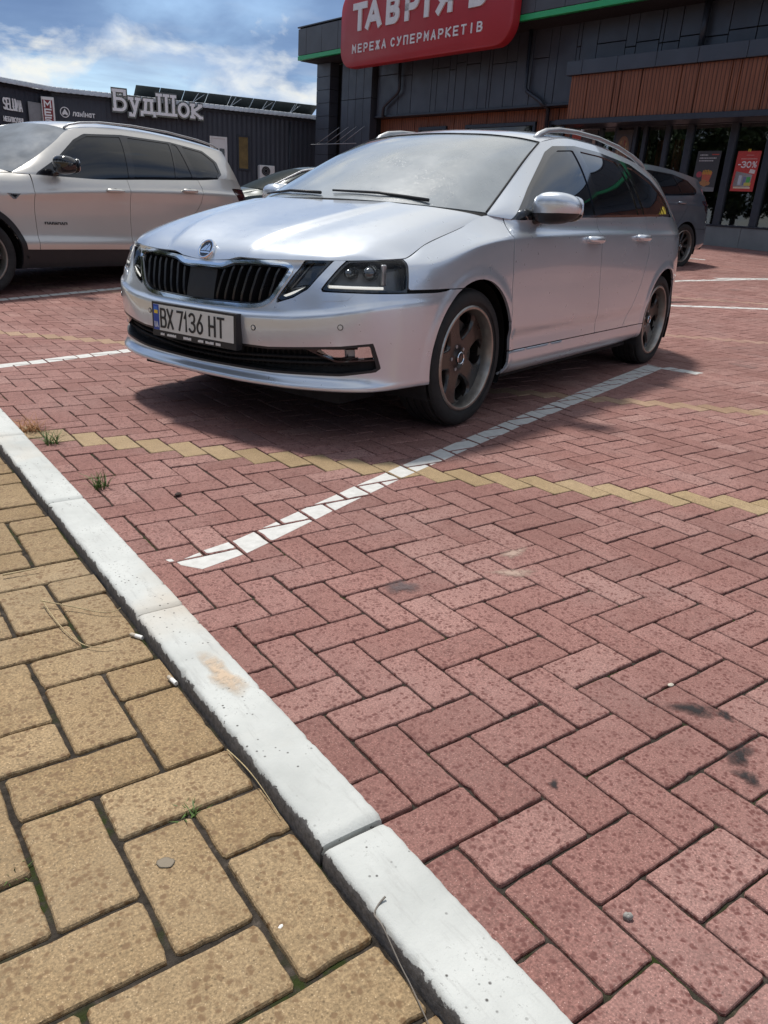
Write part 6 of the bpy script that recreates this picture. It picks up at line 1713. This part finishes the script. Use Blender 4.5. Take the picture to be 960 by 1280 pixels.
# signs on the low shop
def low_signs():
    o = w2(-6.4, .1, 4.2); f = lambda p: tuple(w2(*p) - o); fn = lambda a, b, d: f((a, d, b))
    root = empty('shop_sign', tuple(o), 0, 'pale slab-serif letter sign outlined in black on the low shop\'s eave', 'sign')
    mw, mk = MB(), MB()
    # letters: x start, width, strokes (thick slab serif)
    G2 = {
     'Б': (.62, [[(.12, 0), (.12, 1)], [(.0, 1), (.86, 1), (.86, .80)], [(0, 0), (.5, 0)] + arc(.52, .29, .36, .29, -90, 90) + [(.12, .58)]]),
     'у': (.50, [[(0, .66), (.36, .66)], [(.64, .66), (1.0, .66)], [(.18, .66), (.52, .06)], [(.84, .66), (.40, -.22), (.10, -.22), (.10, -.12)]]),
     'д': (.58, [[(.25, .0), (.36, .66), (.78, .66), (.78, 0)], [(.0, -.16), (.0, 0), (1.0, 0), (1.0, -.16)], [(.2, .66), (.9, .66)]]),
     'Ш': (.92, [[(.14, 0), (.14, 1)], [(.5, 0), (.5, 1)], [(.86, 0), (.86, 1)], [(0, 0), (1, 0)], [(.02, 1), (.26, 1)], [(.38, 1), (.62, 1)], [(.74, 1), (.98, 1)]]),
     'о': (.48, [arc(.5, .33, .46, .33, 0, 360, 20)]),
     'к': (.52, [[(.16, 0), (.16, .66)], [(0, .66), (.32, .66)], [(0, 0), (.32, 0)], [(.92, .62), (.2, .30), (.92, .0)], [(.75, .66), (1.0, .66)], [(.78, 0), (1.06, 0)]])}
    x = -7.95; H = .64
    for ch, gap in (('Б', .04), ('у', .03), ('д', .06), ('Ш', .06), ('о', .05), ('к', 0)):
        w_, st = G2[ch]
        for i, s_ in enumerate(st):
            pts = [(x + a * w_ * .80 + .04, 4.20 + b * H) for a, b in s_]; cl = abs(s_[0][0] - s_[-1][0]) < 1e-6 and abs(s_[0][1] - s_[-1][1]) < 1e-6
            mk.ribbon(pts, .205, fn, .33, .375 + i * .0006, closed=cl, cap=0 if cl else .055); mw.ribbon(pts, .098, fn, .38, .415 + i * .0006, closed=cl, cap=0 if cl else .03)
        x += w_ * .80 + gap + .03
    mk.build('letter_backing', M_PIANO, root); mw.build('lettering', M_SIGNW, root)
    o = w2(-9, .05, 4.0); f = lambda p: tuple(w2(*p) - o); fn2 = lambda a, b, d: f((a, d, b))
    root = empty('shop_sign', tuple(o), 0, 'small white word with a round arrow badge before it, on the low shop\'s wall', 'sign')
    m = MB(); text(m, 'ламінат', -9.32, 3.88, .082, .17, .030, .040, fn2, .03, .05); m.build('lettering', M_SIGNW, root)
    m = MB(); m.ribbon(arc(-9.60, 3.97, .155, .165, 0, 360, 28), .028, fn2, .03, .05, closed=True); m.prism([(-9.60, 4.09), (-9.70, 3.93), (-9.68, 3.86), (-9.63, 3.90), (-9.57, 3.90), (-9.52, 3.86), (-9.50, 3.93)], fn2, .03, .05); m.build('badge', M_SIGNW, root)
    # upright red board at the corner
    o = w2(-10.1, .3, 3.2); f = lambda p: tuple(w2(*p) - o); fn3 = lambda a, b, d: f((a, d, b))
    root = empty('shop_sign', tuple(o), 0, 'upright red board with white stacked letters at the low shop\'s corner', 'sign')
    m = MB(); m.box((-10.40, .28, 2.0), (-9.97, .46, 4.38), .01, fr=f); m.build('board', M_WHITEP, root)
    m = MB(); m.box((-10.37, .44, 2.05), (-10.03, .466, 4.28), .005, fr=f); m.build('panel', simple('maroon_panel', (.22, .015, .02), .5), root)
    m = MB()
    for ch, z in (('М', 4.05), ('Е', 3.78), ('Б', 3.51), ('Л', 3.24), ('І', 2.97)): text(m, ch, -10.30, z, .2, .19, .05, 0, fn3, .466, .48)
    m.build('lettering', M_SIGNW, root)
    o = w3(-.7, .1, 3.5); f = lambda p: tuple(w3(*p) - o)
    b = MB(); b.box((-1.02, .05, 2.2), (-.40, .09, 4.16), .008, fr=f); q = b.build('shop_sign', simple('faded_grey_board', (.26, .27, .28), .5, vary=.2, scale=2), None)
    q.location = o; tag(q, 'faded grey board beside the upright red board', 'sign')
    o = w3(-1.6, .1, 3.9); f = lambda p: tuple(w3(*p) - o); fn4 = lambda a, b, d: f((a, d, b))
    root = empty('shop_sign', tuple(o), 0, 'two rows of tall white letters on the low shop\'s side wall, far left edge', 'sign')
    m = MB(); text(m, 'SЕLUМА', -1.97, 3.80, .088, .34, .048, .036, fn4, .04, .06); m.build('lettering', M_SIGNW, root)
    m = MB(); text(m, 'МЕБЛІКУXНІ', -2.02, 3.42, .062, .14, .026, .024, fn4, .04, .06); text(m, 'МАТРАСИ', -2.02, 3.12, .07, .18, .028, .03, fn4, .04, .06); m.build('lettering', M_SIGNW, root)
low_signs()
def air_con():
    o = w2(-2.0, .2, 1.9); f = lambda p: tuple(w2(*p) - o)
    root = empty('air_conditioner', tuple(o), 0, 'white air conditioner with two stacked fans on the low shop\'s wall', 'air conditioner')
    m = MB(); m.box((-2.30, .06, 1.85), (-1.66, .40, 2.69), .02, fr=f); m.build('casing', M_WHITEP, root)
    for z in (2.06, 2.47):
        m = MB(); k = 22; c = lambda r, v: [f((-2.04 + r * math.cos(2 * math.pi * i / k), v, z + r * math.sin(2 * math.pi * i / k))) for i in range(k)]
        m.loft([c(.185, .398), c(.185, .408)]); m.build('fan_opening', M_MATT, root)
        m = MB()
        for r in (.07, .125, .18): m.ribbon(arc(-2.04, z, r, r, 0, 360, 22), .008, lambda a, b, d: f((a, d, b)), .408, .414, closed=True)
        m.build('fan_grille', M_ALU, root)
air_con()
# ================================================================== small growing and lying things
M_GRASS = simple('grass_blade', (.075, .13, .025), .6, vary=.35, scale=60)
M_STRAW = simple('dry_straw', (.36, .28, .15), .7, vary=.25, scale=60)
M_STONE = simple('pebble_stone', (.26, .25, .23), .8, vary=.3, scale=60)
def onwalk(x, y):
    return (CAM[0] + (x - CAM[0]) * .975, CAM[1] + (y - CAM[1]) * .975)
def weed(x, y, z, n, h, spread, mat, label, seed, name='weed'):
    if x < -.38: x, y = onwalk(x, y)
    rr = random.Random(seed); m = MB()
    for i in range(n):
        a = rr.uniform(0, 6.283); L = h * rr.uniform(.45, 1.1); out = spread * rr.uniform(.2, 1.0); w = rr.uniform(.0012, .0026)
        bx_, by = rr.uniform(-.3, .3) * spread, rr.uniform(-.3, .3) * spread
        c, s = math.cos(a), math.sin(a); V = []
        for k in range(5):
            t = k / 4; p = (bx_ + c * out * t ** 1.6, by + s * out * t ** 1.6, L * (t - .42 * t * t * (out / (spread + 1e-6))))
            ww = w * (1 - t) ** .7; V += [(p[0] - s * ww, p[1] + c * ww, p[2]), (p[0] + s * ww, p[1] - c * ww, p[2] + .0006)]
        m.add(V, [(2 * k, 2 * k + 1, 2 * k + 3, 2 * k + 2) for k in range(4)])
    o = mesh_obj(name, m.V, m.F, mat); o.location = (x, y, z); return tag(o, label, 'weed')
g0 = lambda x, y: float(gz(x, y))
weed(-.577 + 1 * .106 - .004, .370 + .002, WALK_Z - .012, 26, .022, .032, M_GRASS, 'small green weed in the joint of the yellow bricks, lower left', 5)
weed(-.705, .395, WALK_Z - .012, 22, .022, .03, M_GRASS, 'green weed at the left edge of the yellow pavement', 6)
weed(-.085, 2.13, g0(-.085, 2.13) - .01, 46, .10, .08, M_GRASS, 'tall-bladed green weed between the white kerb and the red bricks', 7)
weed(-.10, 2.74, g0(-.10, 2.74) - .01, 46, .10, .08, M_GRASS, 'low green weed by the far kerb stones, next to the withered one', 8)
weed(-.13, 2.98, g0(-.13, 2.98) - .01, 110, .09, .14, simple('withered_stems', (.34, .17, .07), .8, vary=.4, scale=40), 'withered rust-brown weed by the kerb at the far left edge', 9)
weed(-.62, 1.02, WALK_Z - .012, 18, .025, .03, M_GRASS, 'green weed at the left edge level with the kerb joint', 11)
def strand(pts, r, label, name='straw', mat=None, cat='straw'):
    m = MB(); P = np.array([(*onwalk(*q[:2]), q[2]) if q[0] < -.383 else q for q in pts], float); t = np.linspace(0, 1, len(P)); tt = np.linspace(0, 1, 24)
    Q = makima(t, P, tt); o = Q[0]; m.tube([tuple(q - o) for q in Q], [r * (1 - .5 * k) for k in tt], 6)
    q = m.build(name, mat or M_STRAW, None, True); q.location = tuple(o); tag(q, label, cat)
wz_ = WALK_Z + .004
strand([(-.505, 1.105, wz_ + .012), (-.455, 1.06, wz_ + .006), (-.405, 1.005, wz_ + .004), (-.382, .955, wz_ + .012)], .0016, 'curved dry grass stalk lying on the yellow bricks beside the kerb')
strand([(-.500, 1.11, wz_ + .010), (-.495, 1.0, wz_ + .004), (-.475, .90, wz_ + .002), (-.43, .862, wz_ + .004)], .0015, 'long pale grass stalk bending across the yellow bricks')
strand([(-.545, 1.29, wz_ + .004), (-.47, 1.285, wz_ + .006)], .0024, 'short straight straw on the yellow bricks, upper left')
strand([(-.352, .060, .168), (-.373, .052, .160), (-.377, .03, WALK_Z + .03), (-.380, -.02, WALK_Z + .008), (-.384, -.075, WALK_Z + .006)], .0013, 'grey dead stalk hooked over the edge of the foremost kerb stone', mat=simple('grey_stalk', (.16, .14, .12), .8))
strand([(-.383, .44, WALK_Z + .006), (-.379, .36, WALK_Z + .012), (-.381, .27, WALK_Z + .006)], .0011, 'thin pale stalk lying along the foot of the kerb')
def pebble(x, y, z, r, label, seed, mat=M_STONE, sq=.7):
    rr = np.random.default_rng(seed); m = MB(); V = []; n = 14
    if x < -.38: x, y = onwalk(x, y)
    ph = rr.uniform(0, 6.28, 3)
    for i in range(9):
        t = math.pi * i / 8
        for k in range(n):
            a = 2 * math.pi * k / n; q = r * (1 + .16 * math.sin(2 * a + ph[0]) + .12 * math.sin(3 * t + ph[1]) + .08 * math.sin(5 * a + ph[2]))
            V.append((q * math.sin(t) * math.cos(a), q * math.sin(t) * math.sin(a) * .85, q * sq * math.cos(t) + r * sq * .8))
    F = [(i * n + k, (i + 1) * n + k, (i + 1) * n + (k + 1) % n, i * n + (k + 1) % n) for i in range(8) for k in range(n)]
    o = mesh_obj('pebble', V, F, mat, smooth=True); o.location = (x, y, z); tag(o, label, 'pebble')
pebble(.017, -.038, .0, .0075, 'round grey pebble on the red bricks near the bottom right corner', 1)
pebble(.60, .305, .0, .007, 'pale flat chip on the red bricks near the dark oil spot', 2, simple('pale_chip', (.5, .46, .38), .8), .35)
pebble(-.455, .130, WALK_Z, .0038, 'tiny white chip on the yellow bricks beside the kerb joint', 3, simple('white_chip', (.75, .74, .7), .7), .4)
pebble(.115, 1.93, .0, .012, 'dark brown clod on the red bricks by the kerb weeds', 4, simple('dark_clod', (.035, .02, .016), .9), .6)
pebble(-.535, .30, WALK_Z, .0105, 'flat grey shell-like flake on the yellow bricks', 6, simple('grey_flake', (.20, .165, .12), .8), .05)
def butt(x, y, z, a, label):
    m = MB(); c, s = math.cos(a), math.sin(a); P = lambda t, dz=0: (c * t, s * t, dz)
    m.tube([P(-.013), P(.004)], .0040, 10); m.tube([P(.004), P(.014), P(.016, -.001)], [.0041, .0040, .003], 10, mi=1)
    q = m.build('cigarette_end', [simple('cigarette_paper', (.72, .71, .68), .8), simple('cigarette_filter', (.42, .36, .28), .8)], None, True, 40); q.location = (x, y, z + .0045); tag(q, label, 'cigarette end')
butt(-.386, .845, WALK_Z + .001, 2.1, 'white cigarette end at the foot of the kerb, below the kerb joint')
butt(-.384, .665, WALK_Z + .001, 1.7, 'half-hidden grey cigarette end at the foot of the kerb, nearer the camera')
# roof-height shrub seen over the estate, on the wood wall
def shrub():
    o = sb(18.0, .45, .7); rr = random.Random(12); root = empty('potted_shrub', tuple(o), 0, 'pale spiky green shrub against the brown wood wall, seen over the estate\'s roof', 'plant')
    m = MB()
    for i in range(150):
        a = rr.uniform(0, 6.28); e = rr.uniform(.15, 1.4); L = rr.uniform(.25, .55); z0 = rr.uniform(1.7, 2.4)
        d = np.array([math.cos(a) * math.cos(e), math.sin(a) * math.cos(e), math.sin(e)]); s_ = np.cross(d, (0, 0, 1)); s_ /= np.linalg.norm(s_); p = np.array([0, 0, z0])
        m.add([p - s_ * .012, p + s_ * .012, p + d * L * .6 + s_ * .018 - np.array([0, 0, .02]), p + d * L - np.array([0, 0, .08]), p + d * L * .6 - s_ * .018 - np.array([0, 0, .02])], [(0, 1, 2, 3, 4)])
    m.build('leaves', simple('shrub_leaf', (.10, .15, .06), .55, vary=.4, scale=8), root)
    m = MB(); m.tube([(0, 0, .35), (.02, .01, 1.2), (0, 0, 2.3)], [.035, .03, .018], 8); m.build('stem', simple('stem_bark', (.10, .07, .045), .8), root, True)
    m = MB(); m.lathe([(.001, 0), (.20, 0), (.26, .42), (.28, .44), (.28, .48), (.24, .48), (.22, .40), (.001, .40)], 24); m.V = [(v[0], v[2], v[1]) for v in m.V]; m.build('pot', M_ANTH, root, True, 30)
shrub()
# trees across the street behind the camera, which the glass and the paint mirror
def street_trees():
    M_LEAF = simple('tree_leaf', (.050, .085, .022), .55, vary=.45, scale=2.0)
    M_BARK = simple('tree_bark', (.09, .07, .055), .9, vary=.3)
    def make(seed, h):
        rr = np.random.default_rng(seed); L = MB(); T = MB()
        T.tube([(0, 0, -.1), (.05, .02, h * .2), (-.03, .05, h * .42), (.06, 0, h * .7)], [.22, .17, .13, .05], 10)
        cl = []
        for k in range(9):
            a = rr.uniform(0, 6.28); z0 = h * rr.uniform(.25, .5); q = h * rr.uniform(.14, .26); e = np.array([q * math.cos(a), q * math.sin(a), z0 + h * rr.uniform(.1, .35)])
            T.tube([(0, 0, z0), tuple(e * .6 + np.array([0, 0, z0]) * .4), tuple(e)], [.08, .05, .02], 6); cl.append(e)
        for k in range(52):
            a = rr.uniform(0, 6.28); z = h * rr.uniform(.28, .98); rad = h * .36 * math.sin(math.pi * min(1, (z / h - .18) / .85)) ** .6 * rr.uniform(.3, 1)
            cl.append(np.array([rad * math.cos(a), rad * math.sin(a), z]))
        for c in cl:
            n = 85; s = h * rr.uniform(.055, .10)
            for _ in range(n):
                d = rr.normal(0, 1, 3); d /= np.linalg.norm(d); p = c + d * s * rr.uniform(.5, 1.05) * np.array([1, 1, .8]); u = rr.normal(0, 1, 3); u /= np.linalg.norm(u); v = np.cross(u, d); v /= np.linalg.norm(v) + 1e-9
                w = rr.uniform(.10, .19)
                L.add([p - u * w, p + v * w * .6, p + u * w, p - v * w * .6], [(0, 1, 2, 3)])
        return T, L
    protos = []
    for i, (x, y, h, sd_) in enumerate(((-13, -9, 9, 1), (-15, -2, 8, 2), (-12.5, 5.5, 9.5, 3), (-14, 12, 8.5, 1), (-13, 18, 10, 2), (-15, 22, 9, 3), (-12.6, 25, 9, 1), (-15, 27.6, 9, 2), (-12.8, 30.2, 9, 3), (-15.4, 32.8, 9, 1), (-13, 35.4, 9, 2), (-15, 38.2, 9, 3), (-13, 41, 9, 1), (-17.5, 25, 10, 2), (-17.8, 30.4, 10, 1), (-18, 36, 10, 3), (-12, -17, 10, 3), (-4, -19, 9, 1))):
        root = empty('tree', (x, y, .1), i * 1.3, 'leafy street tree in the row behind the camera', 'tree', 'street trees behind the camera, mirrored in the shop glass and the car paint')
        if i < 3:
            T, L = make(sd_, h); protos.append((T.build('trunk', M_BARK, root, True), mesh_obj('crown', L.V, L.F, M_LEAF, root)))
        else:
            for o in protos[i % 3]:
                c = o.copy(); col.objects.link(c); c.parent = root
street_trees()
